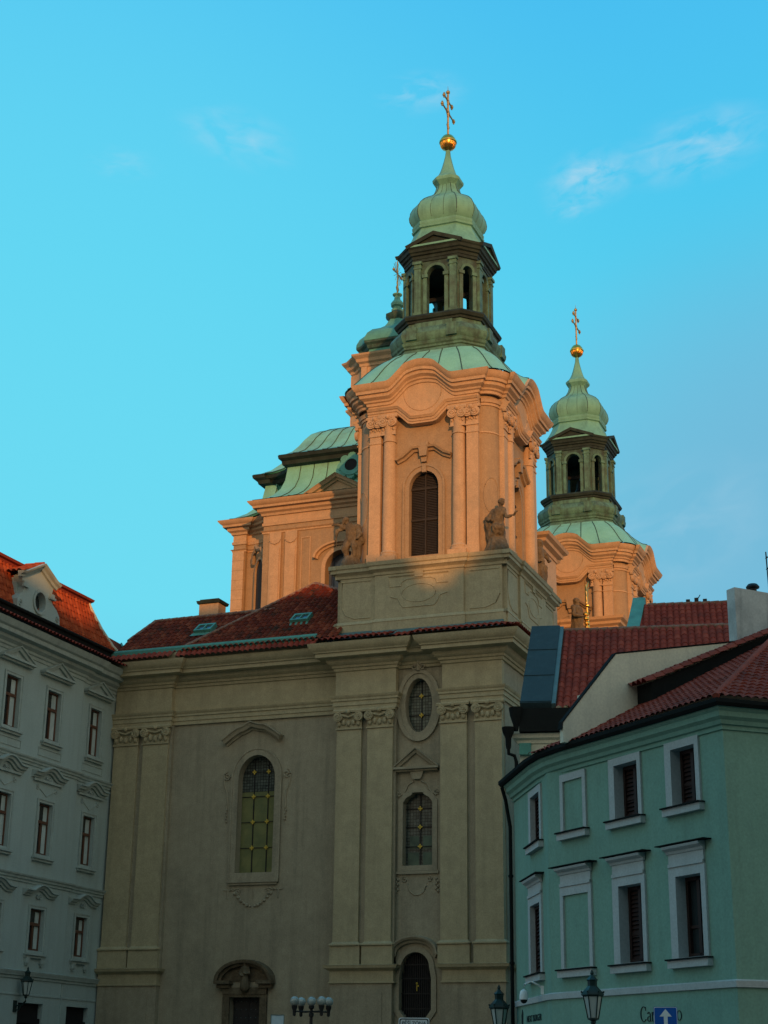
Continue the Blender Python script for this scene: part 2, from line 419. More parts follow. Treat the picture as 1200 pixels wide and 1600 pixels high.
# ---------------------------------------------------------------- mesh builder
class MB:
    def __init__(self, frame=None):
        self.bm = bmesh.new()
        self.M = frame.copy() if frame is not None else Matrix.Identity(4)
        self.uv = None

    def v(self, p):
        return self.bm.verts.new(self.M @ Vector(p))

    def face(self, pts):
        try:
            return self.bm.faces.new([self.v(p) for p in pts])
        except ValueError:
            return None

    def box(self, x0, x1, y0, y1, z0, z1):
        c = [(x, y, z) for z in (z0, z1) for y in (y0, y1) for x in (x0, x1)]
        vs = [self.v(p) for p in c]
        for f in ((0, 2, 3, 1), (4, 5, 7, 6), (0, 1, 5, 4), (2, 6, 7, 3), (0, 4, 6, 2), (1, 3, 7, 5)):
            self.bm.faces.new([vs[i] for i in f])
        return self

    def wall(self, outer, holes, y=0.0, reveal=0.3, back=False):
        """flat wall in local xz with real openings; reveals run inwards (+y)"""
        loops = [outer] + list(holes)
        tri = tessellate_polygon([[Vector((a, b, 0)) for a, b in lp] for lp in loops])
        flat = [p for lp in loops for p in lp]
        vs = [self.v((a, y, b)) for a, b in flat]
        for t in tri:
            try:
                self.bm.faces.new([vs[i] for i in t])
            except ValueError:
                pass
        if back:
            vb = [self.v((a, y + reveal, b)) for a, b in flat]
            for t in tri:
                try:
                    self.bm.faces.new([vb[i] for i in reversed(t)])
                except ValueError:
                    pass
        for lp in holes:
            self.strip(lp, y, y + reveal)
        return self

    def strip(self, loop, y0, y1, closed=True):
        n = len(loop)
        a = [self.v((p[0], y0, p[1])) for p in loop]
        b = [self.v((p[0], y1, p[1])) for p in loop]
        for i in range(n if closed else n - 1):
            j = (i + 1) % n
            self.bm.faces.new((a[i], a[j], b[j], b[i]))

    def prism(self, loop, y0, y1):
        tri = tessellate_polygon([[Vector((a, b, 0)) for a, b in loop]])
        for yy in (y0, y1):
            vs = [self.v((a, yy, b)) for a, b in loop]
            for t in tri:
                try:
                    self.bm.faces.new([vs[i] for i in t])
                except ValueError:
                    pass
        self.strip(loop, y0, y1)
        return self

    def band(self, lo, li, y0, y1):
        """frame between two loops of equal count, proud from y1 (wall) to y0 (front)"""
        n = len(lo)
        A = [self.v((p[0], y0, p[1])) for p in lo]
        B = [self.v((p[0], y0, p[1])) for p in li]
        A2 = [self.v((p[0], y1, p[1])) for p in lo]
        B2 = [self.v((p[0], y1, p[1])) for p in li]
        for i in range(n):
            j = (i + 1) % n
            self.bm.faces.new((A[i], A[j], B[j], B[i]))
            self.bm.faces.new((A[i], A2[i], A2[j], A[j]))
            self.bm.faces.new((B[i], B[j], B2[j], B2[i]))
        return self

    def plan_prism(self, loop, z0, z1):
        tri = tessellate_polygon([[Vector((a, b, 0)) for a, b in loop]])
        rows = []
        for zz in (z0, z1):
            vs = [self.v((a, b, zz)) for a, b in loop]
            rows.append(vs)
            for t in tri:
                try:
                    self.bm.faces.new([vs[i] for i in t])
                except ValueError:
                    pass
        n = len(loop)
        for i in range(n):
            j = (i + 1) % n
            self.bm.faces.new((rows[0][i], rows[0][j], rows[1][j], rows[1][i]))
        return self

    def sweep(self, path, prof, closed=False, plane='xy', y0=0.0, sgn=1, cap=True):
        """prof: (offset, height). xy plane: offset sideways (right of travel), height = z.
        xz plane: offset in the wall plane, height = how far it stands out of the wall"""
        n = len(path)
        P = [Vector((p[0], p[1])) for p in path]
        H = [p[2] if len(p) > 2 else 0.0 for p in path]
        rows = []
        for i in range(n):
            ds = []
            if closed or i > 0:
                ds.append((P[i] - P[i - 1]).normalized())
            if closed or i < n - 1:
                ds.append((P[(i + 1) % n] - P[i]).normalized())
            ns = [Vector((d.y, -d.x)) * sgn for d in ds]
            if len(ns) == 2:
                den = 1 + ns[0].dot(ns[1])
                m = (ns[0] + ns[1]) / max(den, 0.25)
            else:
                m = ns[0]
            row = []
            for o, h in prof:
                q = P[i] + m * o
                if plane == 'xy':
                    row.append(self.v((q.x, q.y, h + H[i])))
                else:
                    row.append(self.v((q.x, y0 - h, q.y)))
            rows.append(row)
        k = len(prof)
        for i in range(n if closed else n - 1):
            a, b = rows[i], rows[(i + 1) % n]
            for j in range(k - 1):
                self.bm.faces.new((a[j], a[j + 1], b[j + 1], b[j]))
        if cap and not closed:
            for r in (rows[0], rows[-1]):
                try:
                    self.bm.faces.new(r)
                except ValueError:
                    pass
        return self

    def loft(self, rings, cap0=False, cap1=False):
        rows = [[self.v(p) for p in r] for r in rings]
        n = len(rows[0])
        for a, b in zip(rows, rows[1:]):
            for i in range(n):
                j = (i + 1) % n
                self.bm.faces.new((a[i], a[j], b[j], b[i]))
        if cap0:
            self.bm.faces.new(rows[0])
        if cap1:
            self.bm.faces.new(rows[-1])
        return self

    def lathe(self, prof, n=16, c=(0, 0), cap=True):
        rings = [[(c[0] + r * math.cos(2 * math.pi * i / n), c[1] + r * math.sin(2 * math.pi * i / n), z) for i in range(n)] for r, z in prof]
        return self.loft(rings, cap, cap)

    def tube(self, pts, r, n=6, r1=None):
        pts = [Vector(p) for p in pts]
        rings = []
        m = len(pts)
        up = Vector((0, 0, 1))
        for i, p in enumerate(pts):
            d = (pts[min(i + 1, m - 1)] - pts[max(i - 1, 0)])
            if d.length < 1e-9:
                d = Vector((0, 0, 1))
            d.normalize()
            a = d.cross(up if abs(d.z) < 0.95 else Vector((1, 0, 0))).normalized()
            b = d.cross(a)
            rr = r if r1 is None else r + (r1 - r) * i / max(1, m - 1)
            rings.append([p + (a * math.cos(2 * math.pi * k / n) + b * math.sin(2 * math.pi * k / n)) * rr for k in range(n)])
        return self.loft(rings, True, True)

    def ball(self, c, r, n=12, m=8, sz=1.0):
        prof = []
        for i in range(m + 1):
            t = math.pi * i / m
            prof.append((max(0.001, r * math.sin(t)), c[2] - r * sz * math.cos(t)))
        return self.lathe(prof, n, (c[0], c[1]))

    def tiles(self, O, u, v, poly, du=0.27, dv=0.40, amp=0.10, step=0.03):
        """corrugated tile field in the plane O + a*u + b*v clipped to the convex polygon (a, b)"""
        O, u, v = Vector(O), Vector(u).normalized(), Vector(v).normalized()
        nrm = u.cross(v).normalized()
        if nrm.z < 0:
            nrm = -nrm
        bm = bmesh.new()
        uvl = bm.loops.layers.uv.new('UVMap')
        a0, a1 = min(p[0] for p in poly), max(p[0] for p in poly)
        b0, b1 = min(p[1] for p in poly), max(p[1] for p in poly)
        na = int((a1 - a0) / du) + 2
        nb = int((b1 - b0) / dv) + 2
        sub = 4
        hs = [0.0, 0.75, 1.0, 0.75]
        rows = []
        for j in range(nb):
            for e in (0, 1):
                row = []
                jit = [rnd.uniform(-0.006, 0.006) for _ in range(na + 1)]
                for i in range(na * sub + 1):
                    a = a0 + i * du / sub
                    b = b0 + (j + e) * dv
                    h = amp * hs[i % sub] + (step if e == 0 else 0.0) + jit[i // sub]
                    row.append((bm.verts.new(O + u * a + v * b + nrm * h), (i / sub, j + (0.02 if e == 0 else 0.98))))
                rows.append(row)
        for r0, r1 in zip(rows, rows[1:]):
            for i in range(len(r0) - 1):
                q = (r0[i], r0[i + 1], r1[i + 1], r1[i])
                f = bm.faces.new([x[0] for x in q])
                ci = int(r0[i][1][0]) + 0.5
                cj = math.floor(min(r0[i][1][1], r1[i][1][1])) + 0.5
                for lp in f.loops:
                    lp[uvl].uv = (ci, cj)
        cx = sum(p[0] for p in poly) / len(poly)
        cy = sum(p[1] for p in poly) / len(poly)
        n = len(poly)
        for i in range(n):
            p, q = poly[i], poly[(i + 1) % n]
            ea = u * (q[0] - p[0]) + v * (q[1] - p[1])
            pn = ea.cross(nrm)
            if pn.length < 1e-8:
                continue
            pc = O + u * p[0] + v * p[1]
            if (O + u * cx + v * cy - pc).dot(pn) > 0:
                pn = -pn
            bmesh.ops.bisect_plane(bm, geom=bm.verts[:] + bm.edges[:] + bm.faces[:], plane_co=pc, plane_no=pn, clear_outer=True)
        # carry over into the builder
        tgt = self.bm.loops.layers.uv.get('UVMap') or self.bm.loops.layers.uv.new('UVMap')
        mp = {w: self.bm.verts.new(self.M @ w.co) for w in bm.verts}
        for f in bm.faces:
            try:
                g = self.bm.faces.new([mp[w] for w in f.verts])
            except ValueError:
                continue
            for la, lb in zip(g.loops, f.loops):
                la[tgt].uv = lb[uvl].uv
        bm.free()
        return self

    def build(self, name, material, parent=None, smooth=35, recalc=True):
        bm = self.bm
        if recalc:
            bmesh.ops.recalc_face_normals(bm, faces=bm.faces[:])
        me = bpy.data.meshes.new(name)
        if parent is not None:
            bmesh.ops.translate(bm, verts=bm.verts[:], vec=-BASE[parent.name])
        bm.to_mesh(me)
        bm.free()
        if smooth:
            for p in me.polygons:
                p.use_smooth = True
            me.set_sharp_from_angle(angle=R_(smooth))
        me.materials.append(M[material] if isinstance(material, str) else material)
        o = bpy.data.objects.new(name, me)
        COL.objects.link(o)
        if parent is not None:
            o.parent = parent
            BASE[o.name] = BASE[parent.name]
        else:
            BASE[o.name] = Vector((0, 0, 0))
        return o


BASE = {}


def build_split(mb, name, material, parent, smooth=35):
    """one object per separate piece (loose islands that lie close together stay one piece)"""
    bm = mb.bm
    bmesh.ops.recalc_face_normals(bm, faces=bm.faces[:])
    bm.verts.ensure_lookup_table()
    bm.verts.index_update()
    isl = [-1] * len(bm.verts)
    boxes = []
    for v in bm.verts:
        if isl[v.index] >= 0:
            continue
        k = len(boxes)
        isl[v.index] = k
        st, lo, hi = [v], v.co.copy(), v.co.copy()
        while st:
            w = st.pop()
            for i in range(3):
                lo[i] = min(lo[i], w.co[i])
                hi[i] = max(hi[i], w.co[i])
            for e in w.link_edges:
                o = e.other_vert(w)
                if isl[o.index] < 0:
                    isl[o.index] = k
                    st.append(o)
        boxes.append((lo, hi))
    root = list(range(len(boxes)))

    def find(a):
        while root[a] != a:
            a = root[a]
        return a
    size = [max(h - l) for l, h in boxes]
    for a in range(len(boxes)):
        for b in range(a):
            gap = Vector([max(0.0, boxes[a][0][i] - boxes[b][1][i], boxes[b][0][i] - boxes[a][1][i]) for i in range(3)]).length
            if gap <= max(0.02, 0.5 * max(size[a], size[b])):
                root[find(a)] = find(b)
    groups = {}
    for f in bm.faces:
        groups.setdefault(find(isl[f.verts[0].index]), []).append(f)
    outs = []
    for fs in groups.values():
        q = MB()
        mp = {}
        for f in fs:
            for v in f.verts:
                if v not in mp:
                    mp[v] = q.bm.verts.new(v.co)
        for f in fs:
            q.bm.faces.new([mp[v] for v in f.verts])
        outs.append(q.build(name, material, parent, smooth, False))
    bm.free()
    return outs


def thing(name, label, cat, loc, group=None):
    o = bpy.data.objects.new(name, None)
    COL.objects.link(o)
    o.empty_display_size = 0.5
    o.location = loc
    o['label'] = label
    o['category'] = cat
    if group:
        o['group'] = group
    BASE[o.name] = Vector(loc)
    return o


def tag(o, label, cat, group=None):
    o['label'] = label
    o['category'] = cat
    if group:
        o['group'] = group
    return o


def origin_to(o, loc):
    """move a top-level mesh's origin to its base"""
    loc = Vector(loc)
    o.data.transform(Matrix.Translation(-loc))
    o.location = loc
    BASE[o.name] = loc
    return o


def text_mesh(mb, body, size, frame, depth=0.012, sx=1.0):
    cu = bpy.data.curves.new('lettering', 'FONT')
    cu.body = body
    cu.size = size
    cu.extrude = depth
    cu.align_x = 'CENTER'
    cu.align_y = 'CENTER'
    ob = bpy.data.objects.new('lettering', cu)
    COL.objects.link(ob)
    dg = bpy.context.evaluated_depsgraph_get()
    me = bpy.data.meshes.new_from_object(ob.evaluated_get(dg))
    me.transform(frame @ Matrix.Diagonal((sx, 1, 1, 1)))
    mb.bm.from_mesh(me)
    bpy.data.objects.remove(ob)
    bpy.data.curves.remove(cu)
    bpy.data.meshes.remove(me)


# ---------------------------------------------------------------- outline helpers
def arch(cx, hw, z0, zs, rise=None, n=12):
    rise = hw if rise is None else rise
    pts = [(cx - hw, z0), (cx + hw, z0), (cx + hw, zs)]
    for i in range(1, n):
        t = math.pi * i / n
        pts.append((cx + hw * math.cos(t), zs + rise * math.sin(t)))
    pts.append((cx - hw, zs))
    return pts


def rect(x0, x1, z0, z1):
    return [(x0, z0), (x1, z0), (x1, z1), (x0, z1)]


def ell(cx, cz, rx, rz, n=36):
    return [(cx + rx * math.sin(2 * math.pi * i / n), cz - rz * math.cos(2 * math.pi * i / n)) for i in range(n)]


def grow(loop, d):
    n = len(loop)
    P = [Vector(p) for p in loop]
    area = sum(P[i].x * P[(i + 1) % n].y - P[(i + 1) % n].x * P[i].y for i in range(n))
    s = 1 if area > 0 else -1
    out = []
    for i in range(n):
        d0 = (P[i] - P[i - 1]).normalized()
        d1 = (P[(i + 1) % n] - P[i]).normalized()
        n0, n1 = Vector((d0.y, -d0.x)) * s, Vector((d1.y, -d1.x)) * s
        m = (n0 + n1) / max(0.3, 1 + n0.dot(n1))
        q = P[i] + m * d
        out.append((q.x, q.y))
    return out


def frame_at(x, y, ang):
    """local x along the wall (viewer's right), local y into the wall"""
    return Matrix.Translation((x, y, 0)) @ Matrix.Rotation(ang, 4, 'Z')


def cham(w, a, z, c=(0, 0)):
    return [(c[0] + x, c[1] + y, z) for x, y in ((-a, -w), (a, -w), (w, -a), (w, a), (a, w), (-a, w), (-w, a), (-w, -a))]


HOOD = [(0.0, 0.0), (0.0, 0.10), (0.08, 0.12), (0.10, 0.22), (0.20, 0.25), (0.22, 0.34), (0.27, 0.34), (0.30, 0.0)]


def spiral(mb, cx, cz, y, r, turns=1.6, d=1, tube=0.03):
    pts = []
    k = 16
    for i in range(int(k * turns) + 1):
        t = i / (k * turns)
        rr = r * (1 - 0.78 * t)
        a = math.pi / 2 + d * 2 * math.pi * turns * t
        pts.append((cx + rr * math.cos(a), y, cz + rr * math.sin(a)))
    mb.tube(pts, tube, 5, tube * 1.3)


def volute(mb, cx, cz, y, r, dep=0.10, d=1):
    n = 14
    mb.prism([(cx + r * math.cos(2 * math.pi * i / n), cz + r * math.sin(2 * math.pi * i / n)) for i in range(n)], y - dep * 0.6, y + dep)
    spiral(mb, cx, cz, y - dep * 0.6, r * 0.86, 1.5, d, r * 0.13)
    mb.prism([(cx + r * 0.24 * math.cos(2 * math.pi * i / 8), cz + r * 0.24 * math.sin(2 * math.pi * i / 8)) for i in range(8)], y - dep * 0.95, y)


def capital(mb, x0, x1, z0, z1, y, dep):
    """composite capital on a flat pilaster: leafy bell, two volutes, rosette, abacus"""
    w = x1 - x0
    cx = (x0 + x1) / 2
    h = z1 - z0
    mb.sweep([(x0, y + 0.01), (x0, y - 0.0), (x1, y - 0.0), (x1, y + 0.01)], [(0, z0), (0.05, z0), (0.05, z0 + 0.06), (0.02, z0 + 0.07), (0.02, z0 + h * 0.55), (0.08, z0 + h * 0.8), (0, z0 + h * 0.82)])
    rr = h * 0.235
    for s in (-1, 1):
        volute(mb, cx + s * (w / 2 - rr * 0.45), z0 + h * 0.62, y - 0.12, rr, 0.10, s)
    for i in range(5):
        xx = x0 + w * (i + 0.5) / 5
        mb.ball((xx, y - 0.04, z0 + h * (0.30 + 0.05 * (i % 2))), w * 0.085, 7, 5, 1.5)
    mb.tube([(x0 + w * 0.2, y - 0.1, z0 + h * 0.72), (cx, y - 0.11, z0 + h * 0.60), (x1 - w * 0.2, y - 0.1, z0 + h * 0.72)], 0.045, 6)
    mb.ball((cx, y - 0.16, z0 + h * 0.86), h * 0.12, 8, 6)
    mb.sweep([(x0, y + 0.02), (x0, y), (x1, y), (x1, y + 0.02)], [(0, z0 + h * 0.84), (0.14, z0 + h * 0.84), (0.16, z0 + h * 0.93), (0.12, z1), (0, z1)])


def wave_hood(mb, x0, x1, z, y, ogee=0.22, prof=None, n=14):
    prof = prof or HOOD
    w = x1 - x0
    pts = [(x0, z)]
    for i in range(n + 1):
        t = -1 + 2 * i / n
        pts.append(((x0 + x1) / 2 + t * w * 0.33, z + ogee * (0.5 + 0.5 * math.cos(math.pi * t))))
    pts.append((x1, z))
    mb.sweep(pts, prof, plane='xz', y0=y, sgn=-1)


def ped_hood(mb, x0, x1, z, rise, y, t=0.16, dep=0.3):
    """triangular pediment: base moulding, raking mouldings, recessed tympanum"""
    cx = (x0 + x1) / 2
    mb.box(x0, x1, y - dep, y, z, z + t * 0.55)
    mb.box(x0 + 0.07, x1 - 0.07, y - dep * 0.6, y, z - t * 0.5, z)
    mb.sweep([(x0, z + t * 0.55), (cx, z + rise), (x1, z + t * 0.55)], [(-t, 0.0), (-t, dep * 0.65), (-t * 0.35, dep * 0.75), (-t * 0.25, dep * 1.02), (0, dep * 1.05), (0, 0)], plane='xz', y0=y, sgn=-1)
    mb.prism([(x0 + 0.2, z + t * 0.55), (x1 - 0.2, z + t * 0.55), (cx, z + rise - t)], y - dep * 0.3, y)


# ================================================================ ground
g = MB()
g.face([(-400, -400, 0), (400, -400, 0), (400, 600, 0), (-400, 600, 0)])
ground = g.build('square_paving', 'paving', smooth=0)
ground['kind'] = 'structure'

# ================================================================ church
church = thing('church', 'baroque church with two green onion-domed bell towers, lower walls in shade', 'church', (-23.65, 69.5, 0))
XL, XT0, XT1 = -38.72, -27.4, -19.72       # left end, tower left edge, tower right edge
YW, YP = 65.72, 65.4                       # left section: wall, pilaster face
TW, TP = 65.37, 65.0                       # tower: wall, pilaster face
X2 = -20.0

# --- openings
big = arch(-31.42, 0.90, 10.05, 14.2, 1.05, 14)
door_l = rect(-32.3, -30.86, 0.0, 4.8)
oval = ell(-23.6, 16.93, 0.62, 1.19)
small = [(-24.3, 10.07), (-22.97, 10.07), (-22.97, 12.72), (-23.12, 12.92), (-23.35, 13.05), (-23.40, 13.14), (-23.87, 13.14), (-23.92, 13.05), (-24.15, 12.92), (-24.3, 12.72)]
niche = [(-24.12, 3.88), (-23.28, 3.88), (-23.13, 4.08), (-23.0, 4.25), (-23.0, 5.5)] + \
        [(-23.7 + 0.62 * math.cos(math.pi * i / 12), 5.92 + 0.62 * math.sin(math.pi * i / 12)) for i in range(0, 13)] + \
        [(-24.4, 5.5), (-24.4, 4.25), (-24.27, 4.08)]

w = MB()
w.wall(rect(XL, XT0 + 0.02, 0, 19.7), [big, door_l], YW, 0.42)
w.wall(rect(XT0, XT1 - 0.02, 0, 19.7), [oval, small, niche], TW, 0.42)
w.box(XT0, XT0 + 0.3, TW + 0.01, 66.5, 0, 19.7)
w.box(XT1 - 0.3, XT1 - 0.02, TW + 0.01, 101.0, 0, 19.7)       # south side wall
w.box(-36.0, XT1 - 0.35, 100.2, 101.0, 0, 19.7)
w.box(XL, XL + 0.3, YW + 0.02, 82, 0, 19.7)
w.box(XL + 0.31, XT1 - 0.35, 67.5, 101.0, 19.3, 19.68)         # upper floor deck
church_wall = w.build('wall', 'wall', church, smooth=0)

pl = MB()                                                       # stone faced plinth zones
for x0, x1, yf in ((XL, -35.78, YP + 0.02), (XT0 + 0.02, -24.62, TP + 0.02), (-22.5, XT1, TP + 0.02)):
    pl.box(x0, x1, yf, yf + 0.34, 0, 5.35)
    pl.box(x0 + 0.42, x1 - 0.42, yf - 0.035, yf, 0.3, 4.95)
build_split(pl, 'plinth', 'wall', church, 0)

fl = MB()                                                       # frieze and plinth bands in lighter cream
for x0, x1, yf in ((XL, -35.78, YP), (XT0, -24.55, TP), (-22.42, XT1, TP)):
    fl.box(x0, x1, yf, yf + 0.36, 5.35, 5.80)
fl.box(XL, -35.78, YP, YP + 0.3, 17.45, 18.7)
fl.box(-35.78, XT0 + 0.01, YW - 0.05, YW, 17.45, 18.7)
fl.box(XT0, -24.55, TP, TP + 0.35, 17.45, 18.7)
fl.box(-22.42, XT1, TP, TP + 0.35, 17.45, 18.7)
fl.box(-24.52, -22.45, TW - 0.04, TW, 18.64, 18.7)
build_split(fl, 'frieze', 'cream', church, 0)

ENT = [(0, 16.85), (0.05, 16.85), (0.05, 17.02), (0.09, 17.03), (0.09, 17.22), (0.14, 17.24), (0.14, 17.33), (0.2, 17.40), (0.22, 17.47), (0, 17.52)]
CORN = [(0, 18.58), (0.06, 18.6), (0.08, 18.72), (0.14, 18.74), (0.16, 18.84), (0.30, 18.92), (0.34, 18.98), (0.36, 19.10),
        (0.72, 19.13), (0.72, 19.30), (0.78, 19.31), (0.80, 19.37), (0.88, 19.44), (0.97, 19.56), (1.0, 19.66), (1.02, 19.72), (0, 19.80)]
PLN = [(0, 5.78), (0.03, 5.80), (0.12, 5.86), (0.2, 5.90), (0.22, 5.98), (0.24, 6.02), (0, 6.06)]
ent = MB()
ent.sweep([(XL - 0.1, YP), (-35.78, YP), (-35.78, YW - 0.05), (XT0 + 0.02, YW - 0.05)], ENT)
ent.sweep([(XT0, YW), (XT0, TP), (-24.55, TP), (-24.55, TW + 0.1)], ENT)
ent.sweep([(-22.42, TW + 0.1), (-22.42, TP), (XT1, TP), (XT1, 74.0)], ENT)
ent.build('architrave', 'cream', church, smooth=30)
cor = MB()
CPATH = [(XL - 0.6, YP), (-35.78, YP), (-35.78, YW - 0.05), (XT0, YW - 0.05), (XT0, TP), (-24.55, TP), (-24.55, TW - 0.04), (-22.42, TW - 0.04), (-22.42, TP), (XT1, TP), (XT1, 101.0)]
cor.sweep(CPATH, CORN)
cor.build('cornice', 'cream', church, smooth=30)
pc = MB()
for x0, x1, yf, yb in ((XL, -35.78, YP, YW), (XT0, -24.55, TP, TW), (-22.42, XT1, TP, TW)):
    pc.sweep([(x0, yb), (x0, yf), (x1, yf), (x1, yb if x1 < -20 else 74.0)], PLN)
    pc.sweep([(x0, yb), (x0, yf), (x1, yf), (x1, yb)], [(0, 5.28), (0.05, 5.30), (0.05, 5.36), (0, 5.37)])
build_split(pc, 'plinth_cornice', 'cream', church, 30)

for x0, x1, yf, yb in ((-38.68, -37.42, YP, YW), (-37.15, -35.85, YP, YW), (-27.3, -26.15, TP, TW), (-25.86, -24.68, TP, TW), (-22.5, -21.32, TP, TW), (-20.95, -19.76, TP, TW)):
    b = MB()
    b.box(x0, x1, yf, yb, 6.9, 15.95)
    p = b.build('pilaster', 'cream', church, smooth=0)
    b = MB()
    b.box(x0 - 0.1, x1 + 0.1, yf - 0.06, yb, 6.05, 6.82)
    b.sweep([(x0, yb), (x0, yf), (x1, yf), (x1, yb)], [(0.1, 6.80), (0.13, 6.82), (0.13, 6.87), (0.04, 6.93), (0, 6.98)])
    b.build('base', 'cream', p, smooth=30)
    b = MB()
    b.box(x0 + 0.02, x1 - 0.02, yf + 0.02, yb, 15.95, 16.85)
    capital(b, x0, x1, 15.98, 16.86, yf, yb - yf)
    b.build('capital', 'cream', p, smooth=40)
b = MB()                                                        # narrow back-pilasters between and beside
for x0, x1, yf, yb in ((-37.42, -37.15, YP + 0.14, YW), (-35.85, -35.72, YP + 0.12, YW), (-26.15, -25.86, TP + 0.16, TW), (-24.68, -24.58, TP + 0.14, TW), (-22.58, -22.5, TP + 0.14, TW), (-21.32, -20.95, TP + 0.16, TW)):
    b.box(x0, x1, yf, yb, 6.06, 16.85)
build_split(b, 'pilaster_backing', 'wall', church, 0)


def gilt_cross(mb, x, z, y, s=0.105):
    for dx, dz in ((1, 0), (-1, 0), (0, 1), (0, -1)):
        mb.prism([(x - dz * 0.02, z + dx * 0.02), (x + dz * 0.02, z - dx * 0.02), (x + dx * s * 0.75 + dz * 0.035, z + dz * s * 0.75 - dx * 0.035),
                  (x + dx * s, z + dz * s), (x + dx * s * 0.75 - dz * 0.035, z + dz * s * 0.75 + dx * 0.035)], y - 0.02, y + 0.01)
    mb.ball((x, y - 0.01, z), 0.035, 7, 5)


# --- large arched window of the left section
f = MB()
f.band(grow(big, 0.30), big, YW - 0.07, YW)
f.band(grow(big, 0.34), grow(big, 0.26), YW - 0.10, YW - 0.03)
f.box(-32.66, -30.18, YW - 0.16, YW, 9.62, 9.76)
f.box(-32.58, -30.26, YW - 0.10, YW, 9.52, 9.62)
wb = f.build('window', 'wall', church, smooth=35)
f = MB()
for x in (-31.72, -31.02):
    f.box(x - 0.018, x + 0.018, YW + 0.36, YW + 0.40, 10.05, 15.15)
for z in (11.18, 12.32, 13.45, 14.55):
    f.box(-32.3, -30.53, YW + 0.375, YW + 0.395, z - 0.014, z + 0.014)
f.build('glazing_bar', 'iron', wb, smooth=0)
f = MB()
f.prism(grow(arch(-31.42, 0.90, 13.72, 14.2, 1.05, 14), 0.05), YW + 0.405, YW + 0.42)
f.build('leaded_pane', 'leaded', wb, smooth=0)
f = MB()
f.box(-32.36, -30.48, YW + 0.41, YW + 0.43, 10.0, 13.70)
f.build('pane_tint', 'blind', wb, smooth=0)  # coloured sheet standing in for light reflected in the lower glass
f = MB()
for x in (-31.72, -31.02):
    for z in (11.18, 12.32, 13.45, 14.55):
        gilt_cross(f, x, z, YW + 0.34)
build_split(f, 'gilded_cross', 'gold_paint', wb, 0)
f = MB()
HP = [(-33.1, 15.95), (-32.75, 16.2), (-32.4, 16.42), (-32.1, 16.52), (-31.72, 16.72), (-31.34, 16.6), (-31.0, 16.55), (-30.7, 16.38), (-30.2, 16.02)]
f.sweep(HP, [(-0.28, 0), (-0.28, 0.08), (-0.20, 0.12), (-0.18, 0.26), (-0.06, 0.32), (0.0, 0.40), (0.04, 0.40), (0.06, 0.0)], plane='xz', y0=YW, sgn=-1)
f.build('hood', 'wall', wb, smooth=25)
f = MB()                                                        # stucco scrolls and garland
for s in (-1, 1):
    cx = -31.42 + s * 1.48
    spiral(f, cx - s * 0.02, 14.35, YW - 0.02, 0.20, 1.5, -s, 0.035)
    f.tube([(cx + s * 0.16, YW - 0.02, 14.3), (cx + s * 0.14, YW - 0.02, 14.0), (cx - s * 0.02, YW - 0.02, 13.6), (cx - s * 0.06, YW - 0.02, 13.2), (cx - s * 0.02, YW - 0.02, 12.9)], 0.04, 5)
    for k in range(5):
        f.ball((cx - s * (0.05 - 0.03 * (k % 2)), YW - 0.02, 12.85 - k * 0.13), 0.055, 7, 5)
    pts = [(-31.42 + s * (0.05 + 0.16 * k), YW - 0.01, 8.62 + 0.03 * k * k * 0.9) for k in range(6)]
    f.tube(pts, 0.035, 5)
    for k in range(7):
        t = k / 6
        f.ball((-31.42 + s * (0.12 + 0.9 * t), YW - 0.02, 8.62 + 0.72 * t ** 1.6), 0.06 + 0.02 * (k % 2), 7, 5)
    spiral(f, -31.42 + s * 0.72, 9.25, YW - 0.01, 0.13, 1.4, s, 0.025)
    f.tube([(-31.42 + s * 0.75, YW - 0.01, 9.38), (-31.42 + s * 1.0, YW - 0.01, 9.30), (-31.42 + s * 1.45, YW - 0.01, 9.33)], 0.03, 5)
    f.tube([(-31.42 + s * 1.22, YW - 0.01, 9.3), (-31.42 + s * 1.22, YW - 0.01, 8.95)], 0.045, 5)
f.tube([(-31.42, YW - 0.01, 9.35), (-31.42, YW - 0.01, 8.95)], 0.035, 5)
build_split(f, 'stucco_ornament', 'wall', wb, 40)

# --- oval window
f = MB()
f.band(grow(oval, 0.40), grow(oval, 0.22), TW - 0.13, TW)
f.band(grow(oval, 0.24), oval, TW - 0.07, TW)
for s in (-1, 1):
    spiral(f, -23.6 + s * 0.2, 18.62, TW - 0.16, 0.15, 1.4, s, 0.035)
f.tube([(-23.6, TW - 0.16, 18.45), (-23.6, TW - 0.2, 18.9)], 0.09, 7, 0.05)
wo = f.build('window', 'wall', church, smooth=35)
f = MB()
f.prism(oval, TW + 0.36, TW + 0.38)
f.build('leaded_pane', 'leaded_pale', wo, smooth=0)
f = MB()
f.box(-23.615, -23.585, TW + 0.32, TW + 0.35, 15.8, 18.1)
for z in (16.55, 17.4):
    f.box(-24.2, -23.0, TW + 0.315, TW + 0.345, z - 0.015, z + 0.015)
f.build('glazing_bar', 'iron', wo, smooth=0)
f = MB()
for z in (16.55, 17.4):
    gilt_cross(f, -23.6, z, TW + 0.30)
build_split(f, 'gilded_cross', 'gold_paint', wo, 0)

